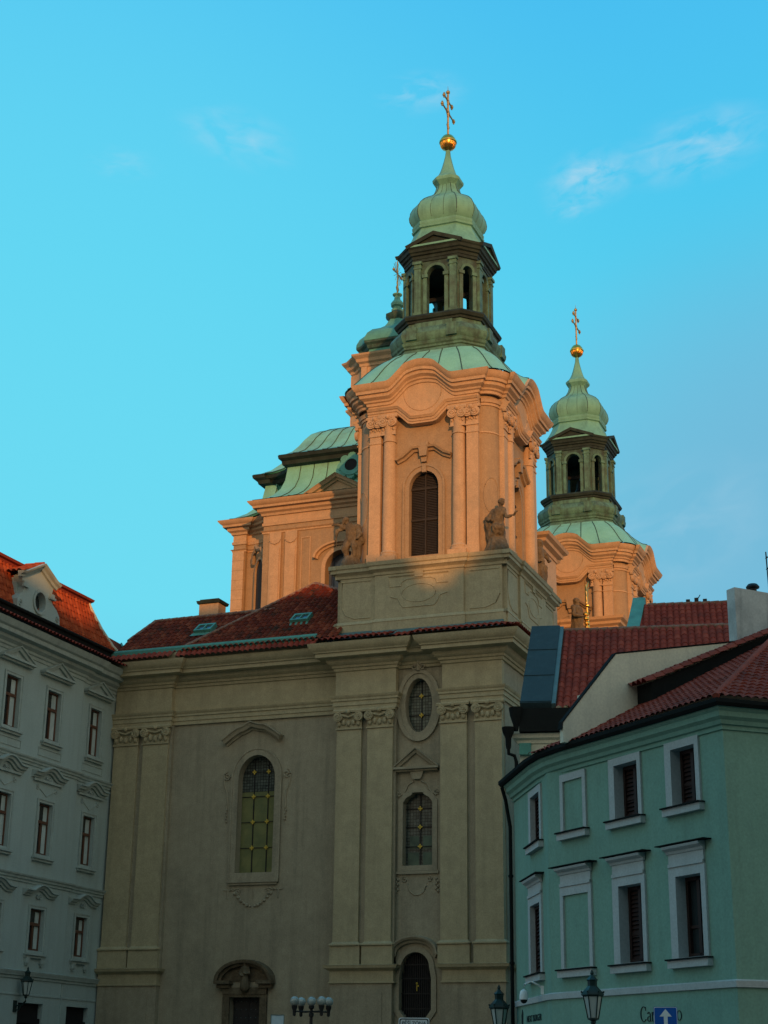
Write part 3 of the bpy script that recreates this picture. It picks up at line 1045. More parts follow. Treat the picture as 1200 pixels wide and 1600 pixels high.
# --- small window with pediment
f = MB()
f.band(grow(small, 0.22), small, TW - 0.06, TW)
f.box(-24.6, -22.68, TW - 0.09, TW, 9.72, 9.84)
ws = f.build('window', 'wall', church, smooth=0)
f = MB()
f.prism(small, TW + 0.36, TW + 0.38)
f.build('leaded_pane', 'leaded', ws, smooth=0)
f = MB()
for x0, x1, z0, z1 in ((-24.12, -23.7, 10.82, 11.35), (-23.52, -23.06, 10.82, 11.35), (-24.2, -23.7, 10.12, 10.66), (-23.52, -23.0, 10.12, 10.66)):
    f.box(x0, x1, TW + 0.345, TW + 0.358, z0, z1)
f.build('pane_tint', 'pane_pale', ws, smooth=0)  # pale green panels over the lower panes
f = MB()
f.box(-23.65, -23.61, TW + 0.31, TW + 0.34, 10.07, 13.1)
for z in (10.9, 11.72, 12.5):
    f.box(-24.3, -22.97, TW + 0.305, TW + 0.335, z - 0.015, z + 0.015)
f.build('glazing_bar', 'iron', ws, smooth=0)
f = MB()
for z in (10.9, 11.72, 12.5):
    gilt_cross(f, -23.63, z, TW + 0.29)
build_split(f, 'gilded_cross', 'gold_paint', ws, 0)
f = MB()
ped_hood(f, -24.72, -22.62, 14.12, 0.92, TW, 0.17, 0.34)
f.build('hood', 'wall', ws, smooth=0)
f = MB()
f.prism([(-23.95, 14.02), (-23.35, 14.02), (-23.42, 13.8), (-23.5, 13.7), (-23.8, 13.7), (-23.88, 13.8)], TW - 0.16, TW)
for s in (-1, 1):
    f.tube([(-23.65 + s * 0.18, TW - 0.02, 13.62), (-23.65 + s * 0.42, TW - 0.02, 13.5), (-23.65 + s * 0.6, TW - 0.02, 13.15), (-23.65 + s * 0.86, TW - 0.02, 13.0), (-23.65 + s * 0.92, TW - 0.02, 13.2)], 0.04, 5)
    spiral(f, -23.65 + s * 0.88, 13.12, TW - 0.02, 0.12, 1.3, s, 0.03)
    for k in range(6):
        f.ball((-23.65 + s * (0.86 + 0.08 * (k % 2)), TW - 0.02, 9.5 - 0.1 * k), 0.07, 7, 5)
    spiral(f, -23.65 + s * 0.55, 9.5, TW - 0.02, 0.13, 1.3, -s, 0.025)
f.tube([(-23.65 + 0.42 * math.cos(math.pi * (1 + i / 10)), TW - 0.01, 9.35 + 0.5 * math.sin(math.pi * (1 + i / 10))) for i in range(11)], 0.03, 5)
build_split(f, 'stucco_ornament', 'wall', ws, 40)

# --- barred niche of the tower foot
f = MB()
f.band(grow(niche, 0.22), niche, TW - 0.08, TW)
wnh = f.build('grille_niche', 'wall', church, smooth=35)
f = MB()
for i in range(15):
    x = -24.4 + 1.4 * (i + 0.5) / 15
    f.box(x - 0.012, x + 0.012, TW + 0.2, TW + 0.225, 3.9, 6.5)
for z in (4.3, 4.9, 5.5, 6.05):
    f.box(-24.4, -23.0, TW + 0.19, TW + 0.2, z - 0.015, z + 0.015)
f.build('grille', 'iron', wnh, smooth=0)
f = MB()
f.prism(niche, TW + 0.38, TW + 0.40)
f.build('dark_pane', 'void', wnh, smooth=0)
f = MB()
f.tube([(-23.7, TW + 0.17, 5.0), (-23.7, TW + 0.17, 5.28)], 0.02, 5)
f.ball((-23.7, TW + 0.17, 5.3), 0.045, 7, 5)
f.ball((-23.64, TW + 0.17, 5.2), 0.035, 7, 5)
f.build('gilded_rosette', 'gold_paint', wnh, smooth=30)
f = MB()
f.sweep([(-24.78, 6.42)] + [(-23.72 + 1.0 * math.cos(math.pi - math.pi * i / 14), 6.5 + 0.62 * math.sin(math.pi * i / 14)) for i in range(15)] + [(-22.66, 6.42)], [(-0.2, 0), (-0.2, 0.14), (-0.1, 0.18), (-0.08, 0.30), (0, 0.36), (0.05, 0.36), (0.09, 0.0)], plane='xz', y0=TW, sgn=-1)
f.build('hood', 'wall', wnh, smooth=30)

# --- side door with segmental pediment
f = MB()
f.band(grow(door_l, 0.32), door_l, YW - 0.12, YW)
f.box(-32.62, -30.54, YW - 0.16, YW, 4.92, 5.2)
wd = f.build('door', 'stone_dark', church, smooth=0)
f = MB()
f.box(-32.3, -30.86, YW + 0.34, YW + 0.40, 0, 4.8)
for i in range(6):
    for j in range(14):
        f.ball((-32.15 + i * 0.23, YW + 0.335, 0.35 + j * 0.33), 0.022, 6, 4)
f.box(-31.6, -31.56, YW + 0.32, YW + 0.35, 0, 4.8)
dl_ = f.build('door_leaf', 'door', wd, smooth=0)
dl_.data.materials.append(M['flash'])
for pf in dl_.data.polygons:
    if pf.area < 0.004:
        pf.material_index = 1
f = MB()
arcp = [(-31.58 + 1.32 * math.cos(math.pi - math.pi * i / 14), 5.46 + 0.85 * math.sin(math.pi * i / 14)) for i in range(15)]
f.sweep(arcp, [(-0.22, 0), (-0.22, 0.24), (-0.12, 0.28), (-0.1, 0.42), (0, 0.46), (0.03, 0.46), (0.06, 0)], plane='xz', y0=YW, sgn=-1)
for x0, x1 in ((-32.95, -32.2), (-30.95, -30.2)):
    f.box(x0, x1, YW - 0.42, YW, 5.34, 5.48)
    f.box(x0 + 0.08, x1 - 0.08, YW - 0.26, YW, 5.18, 5.34)
f.prism([(p[0], p[1]) for p in [(-31.58 + 1.1 * math.cos(math.pi * i / 14), 5.46 + 0.62 * math.sin(math.pi * i / 14)) for i in range(15)]], YW - 0.05, YW)
f.build('pediment', 'stone_dark', wd, smooth=30)

# --- eaves and clay roof of the left section
RT = R_(38)
uu, vv = Vector((1, 0, 0)), Vector((0, math.cos(RT), math.sin(RT)))
r = MB()
O = Vector((-38.8, 64.72, 20.02))
sl = lambda y: (y - 64.72) / math.cos(RT)
r.tiles(O, uu, vv, [(0.0, 0.0), (6.9, 0.0), (6.9, sl(68.0)), (0.45, sl(68.0)), (0.0, sl(66.3))])
r.tiles(O + Vector((0, 0, 0.10)), uu, vv, [(3.7, -0.05), (11.5, -0.05), (11.5, 4.49), (7.95, 7.08)])
r.tiles(O + Vector((0, 0, 0.10)), uu, vv, [(9.93, 5.635), (11.5, 4.49), (11.5, 5.69)])
roof = r.build('tile_roof', 'tile_church', church, smooth=60, recalc=False)
r = MB()                                                        # far slopes, to close the roof
r.tiles((-38.35, 68.05, 22.62), (1, 0, 0), (0, math.cos(RT), -math.sin(RT)), [(0, 0), (6.5, 0), (6.5, 4), (0, 4)])
r.tiles((-30.85, 70.35, 24.45), (0, 1, 0), (math.cos(R_(25)), 0, -math.sin(R_(25))), [(0, 0), (4.2, 0), (4.2, 4), (0, 4)])
r.face([(-30.85, 70.3, 24.50), (-28.85, 69.15, 23.60), (-27.0, 69.2, 23.55), (-27.0, 70.5, 22.6), (-30.85, 70.5, 24.40)])
r.tiles((-30.85, 70.35, 24.42), (0, 1, 0), (-math.cos(RT), 0, -math.sin(RT)), [(0, 0), (4.2, 0), (4.2, 5), (-3, 4.6)])
r.build('rear_roof_slope', 'tile_church', roof, smooth=60, recalc=False)


def ridge_run(mb, p, q, step=0.38, r0=0.10):
    p, q = Vector(p), Vector(q)
    n = max(2, int((q - p).length / step))
    d = (q - p) / n
    for i in range(n):
        mb.tube([p + d * i + Vector((0, 0, -0.02)), p + d * (i + 0.98) + Vector((0, 0, 0.012))], r0, 8, r0 * 0.88)


r = MB()
ridge_run(r, (-38.35, 68.02, 22.68), (-31.9, 68.02, 22.72))
ridge_run(r, (-35.0, 64.9, 20.38), (-30.85, 70.3, 24.55), r0=0.085)
ridge_run(r, (-30.85, 70.3, 24.55), (-28.85, 69.15, 23.66))
ridge_run(r, (-38.8, 66.3, 21.3), (-38.35, 68.02, 22.68))
r.build('ridge_tiles', 'ridge', roof, smooth=40)
r = MB()                                                        # hanging tile edge and copper gutter
r.tiles((XL - 0.3, 64.34, 19.76), (1, 0, 0), (0, 0.42, 0.36), [(0, 0), (3.66, 0), (3.66, 0.52), (0, 0.52)], dv=0.55)
r.tiles((-35.3, 64.50, 19.76), (1, 0, 0), (0, 0.3, 0.34), [(0, 0), (7.1, 0), (7.1, 0.45), (0, 0.45)], dv=0.5)
r.tiles((XT0 - 1.05, 63.93, 19.78), (1, 0, 0), (0, 1.0, 0.36), [(0, 0), (3.95, 0), (3.95, 1.15), (1.05, 1.15)], dv=0.5)
r.tiles((-23.55, 63.93, 19.78), (1, 0, 0), (0, 1.0, 0.36), [(0, 0), (4.88, 0), (3.8, 1.15), (0, 1.15)], dv=0.5)
r.tiles((-24.55, 64.28, 19.78), (1, 0, 0), (0, 0.7, 0.32), [(0, 0), (1.0, 0), (1.0, 0.8), (0, 0.8)], dv=0.5)
r.tiles((-18.67, 63.93, 19.78), (0, 1, 0), (-1.0, 0, 0.36), [(0, 0), (11, 0), (11, 1.15), (1.08, 1.15)], dv=0.5)
r.build('eaves_tiles', 'tile_house', church, smooth=60, recalc=False)
r = MB()
r.sweep([(XL - 0.1, 64.80), (-28.3, 64.80)], [(0.06, 20.08), (0.08, 20.30), (0.04, 20.36), (0.0, 20.30), (-0.05, 20.42), (-0.12, 20.2)])
r.build('gutter', 'teal', church, smooth=30)
r = MB()
r.box(XL - 0.3, XT0 - 1.0, 64.86, 65.6, 19.62, 20.06)
r.box(XL - 0.3, -35.75, 64.66, 64.86, 19.62, 19.98)
r.box(-35.74, -35.1, 64.62, 64.85, 19.62, 20.05)
r.build('eaves_board', 'cream', church, smooth=0)
r = MB()
r.face([(-27.55, 64.98, 20.10), (XT1 + 0.12, 64.98, 20.10), (XT1 - 0.02, 65.36, 20.48), (-27.4, 65.36, 20.48)])
r.face([(XT1 + 0.12, 64.98, 20.10), (XT1 + 0.12, 74, 20.10), (XT1 - 0.02, 74, 20.48), (XT1 - 0.02, 65.36, 20.48)])
r.box(-27.6, -27.3, 65.0, 65.4, 20.0, 20.3)
r.build('flashing', 'flash', church, smooth=0)


def skylight(x, y):
    fr = Matrix.Translation((x, y, 20.02 + (y - 64.72) * math.tan(RT) + 0.1)) @ Matrix.Rotation(RT, 4, 'X')
    m = MB(fr)
    for x0, x1, y0, y1 in ((-0.45, 0.45, -0.36, -0.24), (-0.45, 0.45, 0.26, 0.40), (-0.45, -0.35, -0.24, 0.26), (0.35, 0.45, -0.24, 0.26), (-0.03, 0.03, -0.24, 0.26)):
        m.box(x0, x1, y0, y1, 0, 0.24)
    m.face([(-0.62, -0.55, 0.05), (0.62, -0.55, 0.05), (0.5, -0.36, 0.1), (-0.5, -0.36, 0.1)])
    s = m.build('skylight', 'teal', roof, smooth=0)
    m = MB(fr)
    m.box(-0.36, 0.36, -0.25, 0.27, 0.12, 0.17)
    m.build('pane', 'glass_blue', s, smooth=0)


skylight(-34.75, 66.45)
skylight(-29.85, 66.6)
m = MB()
m.box(-36.62, -35.55, 69.2, 70.0, 21.6, 23.78)
ch = m.build('chimney', 'ochre', roof, smooth=0)
m = MB()
m.sweep([(-36.62, 70.0), (-36.62, 69.2), (-35.55, 69.2), (-35.55, 70.0)], [(0.0, 23.7), (0.08, 23.72), (0.12, 23.86), (0, 23.9)], closed=True)
m.box(-36.6, -35.57, 69.22, 69.98, 23.8, 23.95)
m.build('chimney_cap', 'copper_black', ch, smooth=0)

# ================================================================ bell tower (built once, copied for the second)
TX, TY = -23.65, 69.5


def rot4(k):
    return Matrix.Translation((TX, TY, 0)) @ Matrix.Rotation(k * math.pi / 2, 4, 'Z')


m = MB(rot4(0))
# square pedestal block with panels
HB = 4.02
m.box(-HB + 0.2, HB - 0.2, -HB + 0.2, HB + 0.3, 19.7, 23.3)
for k in range(4):
    m.M = rot4(k)
    m.box(-HB + 0.199, HB - 0.199, -HB, -HB + 0.25, 20.9, 23.2)
    m.box(-2.1, 2.1, -HB - 0.10, -HB, 20.95, 23.15)
    m.box(-HB, HB, -HB - 0.08, -HB + 0.2, 20.1, 20.82)
    m.box(-2.18, 2.18, -HB - 0.18, -HB - 0.08, 20.1, 20.80)
    m.sweep([(-HB, -HB + 0.1), (-HB, -HB), (-2.1, -HB), (-2.1, -HB - 0.1), (2.1, -HB - 0.1), (2.1, -HB), (HB, -HB), (HB, -HB + 0.1)], [(0.08, 20.80), (0.10, 20.83), (0.06, 20.92), (0, 20.98)])
tower = m.build('bell_tower', 'cream', church, smooth=30)

m = MB()
for k in range(4):
    m.M = rot4(k)
    m.sweep([(-HB + 0.05, -HB), (-2.1, -HB), (-2.1, -HB - 0.1), (2.1, -HB - 0.1), (2.1, -HB), (HB - 0.05, -HB)][0:6],
            [(0, 23.0), (0.05, 23.03), (0.06, 23.14), (0.10, 23.18), (0.18, 23.24), (0.22, 23.26), (0.22, 23.40), (0.27, 23.44), (0.30, 23.56), (0.31, 23.60), (-0.3, 23.68)], cap=True)
    m.box(HB - 0.06, HB + 0.30, -HB - 0.30, -HB + 0.06, 23.42, 23.60)
    m.box(HB - 0.06, HB + 0.22, -HB - 0.22, -HB + 0.06, 23.25, 23.42)
    m.box(HB - 0.06, HB + 0.06, -HB - 0.06, -HB + 0.06, 23.02, 23.25)
m.M = rot4(0)
m.box(-HB + 0.2, HB - 0.2, -HB + 0.2, HB - 0.2, 23.3, 23.69)
m.build('pedestal_cornice', 'cream', tower, smooth=30)

m = MB()                                                        # thin raised panel lines
for k in range(4):
    m.M = rot4(k)
    y = -HB - 0.10
    def line(pts, r=0.022, yy=y):
        m.tube([(a, yy, b) for a, b in pts], r * 1.5, 4)
    line([(-1.45, 22.9), (1.4, 22.9)], 0.04)
    line([(-1.45, 22.9), (-1.42, 22.62), (-1.38, 22.42), (-0.85, 22.42), (-0.8, 22.6), (-0.55, 22.72), (0.55, 22.72), (0.8, 22.6), (0.85, 22.42), (1.38, 22.42)])
    line([(-1.35, 21.95), (-1.0, 21.85), (-0.85, 21.55), (-0.72, 21.42), (0.72, 21.42), (0.85, 21.55), (1.0, 21.85), (1.35, 21.95)])
    line([(0.8 * math.cos(t * math.pi / 12), 22.05 + 0.42 * math.sin(t * math.pi / 12)) for t in range(25)], 0.015)
    m.box(-0.2, 0.2, y - 0.05, y, 22.78, 23.05)
    for s in (-1, 1):
        line([(s * 2.35, 22.85), (s * 3.75, 22.85), (s * 3.75, 21.7), (s * 3.55, 21.3), (s * 3.1, 21.12), (s * 2.35, 21.12)], 0.022, -HB)
m.build('panel_moulding', 'cream', tower, smooth=30)


def dz(x):
    a = abs(x)
    if a >= 1.6:
        return 0.0
    t = min(1.0, (1.6 - a) / 0.95)
    t = t * t * (3 - 2 * t)
    return 0.66 * t + (0.24 * (1 - (a / 0.9) ** 2) if a < 0.9 else 0.0)


WS = 3.38      # shaft wall plane
RC = 0.78      # rounded corner radius
xs = [-2.62 + 5.24 * i / 48 for i in range(49)]
twin = arch(-0.03, 0.71, 24.0, 27.32, 0.78, 12)
m = MB()
for k in range(4):
    m.M = rot4(k)
    top = [(x, 31.75 + dz(x)) for x in reversed(xs)]
    m.wall([(-2.62, 23.65), (2.62, 23.65)] + top, [twin], -WS, 0.34)
    pts = [(WS - RC + RC * math.sin(t), -(WS - RC) - RC * math.cos(t)) for t in [math.pi / 2 * i / 10 for i in range(11)]]
    path = [(2.61, -WS)] + pts[0:] + [(WS, -2.61)]
    rows = [[m.v((p[0], p[1], z)) for p in path] for z in (23.65, 32.2)]
    for i in range(len(path) - 1):
        m.bm.faces.new((rows[0][i], rows[0][i + 1], rows[1][i + 1], rows[1][i]))
m.build('shaft', 'ochre_wall', tower, smooth=40)

m = MB()                                                        # frieze block over the columns, dipping in the middle
low = [(-2.72, 30.98), (-1.30, 30.98), (-1.02, 30.72), (-0.72, 30.42), (-0.5, 30.36), (0.5, 30.36), (0.72, 30.42), (1.02, 30.72), (1.30, 30.98), (2.72, 30.98)]
for k in range(4):
    m.M = rot4(k)
    m.prism(low + [(x * 2.72 / 2.62, 31.75 + dz(x)) for x in reversed(xs)], -3.72, -WS + 0.02)
    m.tube([(0.92 * math.cos(t * math.pi / 18), -3.72, 31.92 + 0.92 * math.sin(t * math.pi / 18)) for t in range(37)], 0.028, 4)
m.build('frieze', 'ochre', tower, smooth=30)

m = MB()
ARCP = [(0, 0), (0, 0.05), (0.09, 0.06), (0.10, 0.10), (0.20, 0.12), (0.22, 0.17), (0.30, 0.22), (0.32, 0.24), (0.36, 0.0)]
TC = [(0, 31.48), (0.06, 31.5), (0.08, 31.62), (0.16, 31.66), (0.18, 31.74), (0.34, 31.84), (0.36, 31.98), (0.46, 32.0), (0.48, 32.14), (0.54, 32.18), (0.61, 32.30), (0.65, 32.40), (0.67, 32.45), (0.0, 32.52)]
ring = []
for k in range(4):
    m.M = rot4(k)
    m.sweep(low, ARCP, plane='xz', y0=-3.72, sgn=-1)
    seg = [(x * 2.72 / 2.62, -3.72, dz(x)) for x in xs] + [(2.72, -3.52, 0)]
    cpt = [(WS + 0.14 - RC + RC * math.sin(t) - 0.0, -(WS + 0.14 - RC) - RC * math.cos(t), 0) for t in [math.pi / 2 * i / 8 for i in range(9)]]
    seg += cpt + [(3.52, -2.72, 0)]
    c, s = math.cos(k * math.pi / 2), math.sin(k * math.pi / 2)
    ring += [(TX + p[0] * c - p[1] * s, TY + p[0] * s + p[1] * c, p[2]) for p in seg]
    cp = [(2.66, -WS - 0.02)] + [(WS - RC + RC * math.sin(t), -(WS - RC) - RC * math.cos(t)) for t in [math.pi / 2 * i / 8 for i in range(9)]] + [(WS + 0.02, -2.66)]
    m.sweep(cp, [(0, 30.98), (0.06, 30.99), (0.07, 31.1), (0.14, 31.12), (0.16, 31.2), (0.22, 31.28), (0, 31.33)])
    m.sweep(cp, [(0, 29.62), (0.04, 29.64), (0.04, 29.70), (0, 29.72)])
m.M = Matrix.Identity(4)
m.build('architrave', 'ochre', tower, smooth=30)
m = MB()
clean = [ring[0]]
for p in ring[1:]:
    if (Vector(p[:2]) - Vector(clean[-1][:2])).length > 1e-4:
        clean.append(p)
m.sweep(clean, TC, closed=True)
m.build('tower_cornice', 'ochre', tower, smooth=30)

for k in range(4):
    for s in (-1, 1):
        m = MB(rot4(k))
        xc = s * 1.70
        m.lathe([(0.31, 24.25), (0.315, 26.0), (0.285, 29.66)], 20, (xc, -WS - 0.10))
        m.lathe([(0.42, 24.0), (0.42, 24.10), (0.38, 24.14), (0.40, 24.2), (0.36, 24.26), (0.31, 24.30)], 20, (xc, -WS - 0.10))
        m.box(xc - 0.44, xc + 0.44, -WS - 0.5, -WS, 23.66, 24.0)
        m.build('column', 'ochre', tower, smooth=35)
        m = MB(rot4(k))
        m.lathe([(0.29, 29.62), (0.33, 29.64), (0.33, 29.70), (0.29, 29.72), (0.30, 30.3), (0.40, 30.55)], 18, (xc, -WS - 0.10))
        capital(m, xc - 0.33, xc + 0.33, 29.98, 30.98, -WS - 0.30, 0.3)
        m.build('capital', 'ochre', tower, smooth=40)
        m = MB(rot4(k))
        x0, x1 = sorted((s * 2.10, s * 2.66))
        m.box(x0, x1, -WS - 0.24, -WS, 24.2, 30.0)
        m.box(x0 - 0.05, x1 + 0.05, -WS - 0.34, -WS, 23.66, 24.18)
        m.build('pilaster', 'ochre', tower, smooth=0)
        m = MB(rot4(k))
        m.box(x0, x1, -WS - 0.22, -WS, 30.0, 30.98)
        m.box(x0 - 0.02, x1 + 0.02, -WS - 0.27, -WS, 29.62, 29.71)
        capital(m, x0, x1, 29.98, 30.98, -WS - 0.24, 0.24)
        m.build('capital', 'ochre', tower, smooth=40)
    m = MB(rot4(k))
    m.band(grow(twin, 0.26), twin, -WS - 0.06, -WS)
    m.band(grow(twin, 0.32), grow(twin, 0.22), -WS - 0.10, -WS - 0.02)
    m.box(-0.1, 0.1, -WS - 0.14, -WS, 28.0, 28.4)
    for s in (-1, 1):
        m.sweep([(-1.34, 28.70), (-1.0, 28.84), (-0.55, 29.2), (-0.16, 29.2)] if s < 0 else [(0.16, 29.2), (0.55, 29.2), (1.0, 28.84), (1.34, 28.70)],
                [(-0.16, 0), (-0.16, 0.12), (-0.06, 0.16), (-0.04, 0.3), (0.05, 0.34), (0.10, 0.0)], plane='xz', y0=-WS, sgn=-1)
    m.prism([(-0.16, 28.75), (0.16, 28.75), (0.26, 29.42), (-0.26, 29.42)], -WS - 0.30, -WS)
    m.prism([(-0.12, 28.5), (0.12, 28.5), (0.15, 28.75), (-0.15, 28.75)], -WS - 0.16, -WS)
    m.build('window_surround', 'ochre_wall', tower, smooth=30)
    m = MB(rot4(k))
    m.prism(twin, -WS + 0.30, -WS + 0.33)
    for i in range(50):
        z = 24.03 + i * 0.08
        hw = 0.70 if z < 27.3 else 0.70 * math.sqrt(max(0.02, 1 - ((z - 27.32) / 0.78) ** 2))
        m.face([(-0.03 - hw, -WS + 0.24, z), (hw - 0.03, -WS + 0.24, z), (hw - 0.03, -WS + 0.28, z + 0.065), (-0.03 - hw, -WS + 0.28, z + 0.065)])
    m.box(-0.065, 0.005, -WS + 0.20, -WS + 0.24, 24, 28.05)
    m.box(-0.73, 0.67, -WS + 0.205, -WS + 0.24, 25.75, 25.84)
    m.box(-0.73, 0.67, -WS + 0.205, -WS + 0.24, 27.26, 27.36)
    m.build('louvre', 'louver', tower, smooth=0)

m = MB()                                                        # oval frames in the rounded corners
for k in range(4):
    pts = []
    for i in range(29):
        t = 2 * math.pi * i / 28
        a = R_(45) + 0.5 * math.cos(t)
        pts.append((WS - RC + (RC + 0.005) * math.sin(a), -(WS - RC) - (RC + 0.005) * math.cos(a), 26.6 + 0.85 * math.sin(t)))
    m.M = rot4(k)
    m.tube(pts, 0.022, 4)
build_split(m, 'oval_moulding', 'ochre_wall', tower, 30)

# --- green cap from the wavy cornice up to the lantern
N = 128


def sq_ring(hw, p, z, amt=0.0, twist=0):
    out = []
    for i in range(N):
        t = 2 * math.pi * (i + 0.5) / N
        c, s = math.cos(t), math.sin(t)
        r = hw / (abs(c) ** p + abs(s) ** p) ** (1.0 / p)
        x, y = r * c, r * s
        zz = z
        if amt:
            zz += amt * (dz(x) if abs(y) > abs(x) else dz(y))
        out.append((TX + x, TY + y, zz))
    return out


CAP = [(4.26, 6.4, 32.50, 1.0), (4.14, 6.2, 32.62, 0.90), (3.98, 5.8, 32.86, 0.66), (3.78, 5.4, 33.18, 0.42), (3.54, 5.0, 33.55, 0.22), (3.26, 4.8, 33.90, 0.10), (2.95, 4.6, 34.22, 0.03), (2.70, 4.4, 34.42, 0), (2.58, 4.4, 34.56, 0)]
m = MB()
rings = [sq_ring(*c) for c in CAP]
m.loft(rings)
m.build('cap_roof', 'copper', tower, smooth=50)
m = MB()
for i in range(0, N, 5):
    m.tube([Vector(r[i]) + Vector((0, 0, 0.01)) for r in rings], 0.028, 4)
m.build('standing_seam', 'seam', tower, smooth=0)


def cloft(mb, prof, ratio=0.62, a=None):
    mb.loft([cham(w, (w * ratio if a is None else a), z, (TX, TY)) for w, z in prof])


m = MB()
cloft(m, [(2.46, 34.4), (2.42, 34.62), (2.30, 34.84), (2.36, 34.88), (2.36, 34.98), (2.42, 35.04), (2.46, 35.16), (2.38, 35.22), (2.44, 35.3), (2.50, 35.46), (2.52, 35.62), (2.45, 35.82), (2.34, 35.98), (2.16, 36.02), (2.10, 36.34)])
for k in range(4):                                              # swags on the torus of each main face
    m.M = rot4(k)
    for s in (-1, 1):
        m.box(s * 1.02 - 0.26, s * 1.02 + 0.26, -2.55, -2.3, 35.28, 35.92)
    m.box(-0.95, 0.95, -2.22, -2.0, 36.04, 36.28)
m.M = rot4(0)
m.build('lantern_base', 'copper_mid', tower, smooth=25)
m = MB()
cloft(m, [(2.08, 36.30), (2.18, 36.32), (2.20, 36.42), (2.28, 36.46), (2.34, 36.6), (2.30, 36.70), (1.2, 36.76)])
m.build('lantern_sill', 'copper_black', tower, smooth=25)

LW, LA = 1.87, 1.13
m = MB()
mp = MB()
for k in range(8):
    if k % 2 == 0:
        fr = rot4(k // 2) @ Matrix.Translation((0, -LW, 0))
        hw = LA
        hole = arch(0, 0.46, 36.8, 39.0, 0.46, 10)
    else:
        dgl = (LW + LA) / 2
        fr = rot4(k // 2) @ Matrix.Translation((dgl, -dgl, 0)) @ Matrix.Rotation(math.pi / 4, 4, 'Z')
        hw = (LW - LA) / math.sqrt(2)
        hole = arch(0, 0.27, 36.8, 39.0, 0.32, 10)
    m.M = fr
    m.wall([(-hw, 36.72), (hw, 36.72), (hw, 39.9), (-hw, 39.9)], [[(p[0], max(p[1], 36.8)) for p in hole]], 0.0, 0.34, back=True)
    mp.M = fr
    if k % 2 == 0:
        for s in (-1, 1):
            xc = s * 0.92
            mp.box(xc - 0.17, xc + 0.17, -0.14, 0, 36.95, 39.34)
            mp.box(xc - 0.22, xc + 0.22, -0.19, 0, 36.72, 36.95)
            mp.box(xc - 0.21, xc + 0.21, -0.17, 0, 39.34, 39.42)
            mp.box(xc - 0.18, xc + 0.18, -0.15, 0, 39.42, 39.58)
            mp.box(xc - 0.24, xc + 0.24, -0.22, 0, 39.58, 39.72)
    w2 = 0.46 if k % 2 == 0 else 0.27
    for s in (-1, 1):
        mp.box(s * (w2 + 0.09) - 0.09, s * (w2 + 0.09) + 0.09, -0.07, 0, 36.74, 38.83)
        mp.box(s * (w2 + 0.08) - 0.14, s * (w2 + 0.08) + 0.14, -0.13, 0, 38.83, 39.0)
    mp.sweep([((w2) * math.cos(math.pi - math.pi * i / 10), 39.0 + (0.46 if k % 2 == 0 else 0.32) * math.sin(math.pi * i / 10)) for i in range(11)], [(0.0, 0.0), (0.0, 0.06), (0.13, 0.08), (0.15, 0.0)], plane='xz', y0=0, sgn=-1)
m.M = rot4(0)
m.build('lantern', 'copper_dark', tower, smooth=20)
m = MB()
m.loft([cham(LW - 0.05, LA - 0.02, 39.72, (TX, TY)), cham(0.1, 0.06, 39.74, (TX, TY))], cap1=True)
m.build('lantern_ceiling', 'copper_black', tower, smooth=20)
mp.build('lantern_pilaster', 'copper_mid', tower, smooth=20)
m = MB()
m.lathe([(0.02, 38.3), (0.16, 38.28), (0.24, 38.1), (0.30, 37.7), (0.42, 37.45), (0.40, 37.44), (0.02, 37.5)], 14, (TX, TY), cap=False)
m.tube([(TX, TY, 38.25), (TX, TY, 39.75)], 0.03, 6)
m.box(TX - 1.6, TX + 1.6, TY - 0.09, TY + 0.09, 38.45, 38.65)
m.build('bell', 'iron', tower, smooth=30)

m = MB()
cloft(m, [(1.87, 39.74), (1.92, 39.76), (1.92, 39.9), (1.95, 39.92), (1.96, 40.06), (2.04, 40.1), (2.07, 40.2), (2.14, 40.24), (2.17, 40.38), (2.22, 40.44), (2.25, 40.54), (2.2, 40.57), (1.8, 40.62)], a=None, ratio=0.62)
for k in range(4):
    m.M = rot4(k)
    m.prism([(-1.36, 40.5), (1.36, 40.5), (0, 41.04)], -2.16, -1.1)
    m.sweep([(-1.46, 40.50), (0, 41.10), (1.46, 40.50)], [(-0.12, 0.0), (-0.12, 0.12), (0.02, 0.16), (0.06, 0.16), (0.08, -1.0)], plane='xz', y0=-2.16, sgn=-1, cap=True)
m.M = rot4(0)
m.build('lantern_cornice', 'copper_black', tower, smooth=20)
m = MB()                                                        # pale edge moulding under each pediment
for k in range(4):
    m.M = rot4(k)
    m.box(-1.36, 1.36, -2.27, -2.0, 40.46, 40.56)
m.build('pediment_sill', 'copper_onion', tower, smooth=0)

ON = [(2.12, 40.58), (1.98, 40.86), (1.78, 41.2), (1.60, 41.6), (1.52, 41.86), (1.60, 41.90), (1.62, 42.0), (1.56, 42.04), (1.60, 42.12), (1.60, 42.24), (1.54, 42.28), (1.62, 42.4), (1.71, 42.62), (1.73, 42.82), (1.68, 43.1), (1.56, 43.38), (1.36, 43.64), (1.12, 43.84), (0.90, 44.0), (0.73, 44.18), (0.62, 44.38), (0.55, 44.6), (0.50, 44.82)]
m = MB()
cloft(m, ON, 0.60)
m.build('onion_dome', 'copper_onion', tower, smooth=30)
m = MB()
rr = [cham(w, w * 0.6, z, (TX, TY)) for w, z in ON[11:]]
for i in range(8):
    m.tube([Vector(r[i]) for r in rr], 0.022, 4)
for i in (0, 2, 4, 6):
    for t in (0.33, 0.66):
        m.tube([Vector(r[i]).lerp(Vector(r[i + 1]), t) for r in rr], 0.012, 4)
m.build('dome_seam', 'seam', tower, smooth=0)
m = MB()
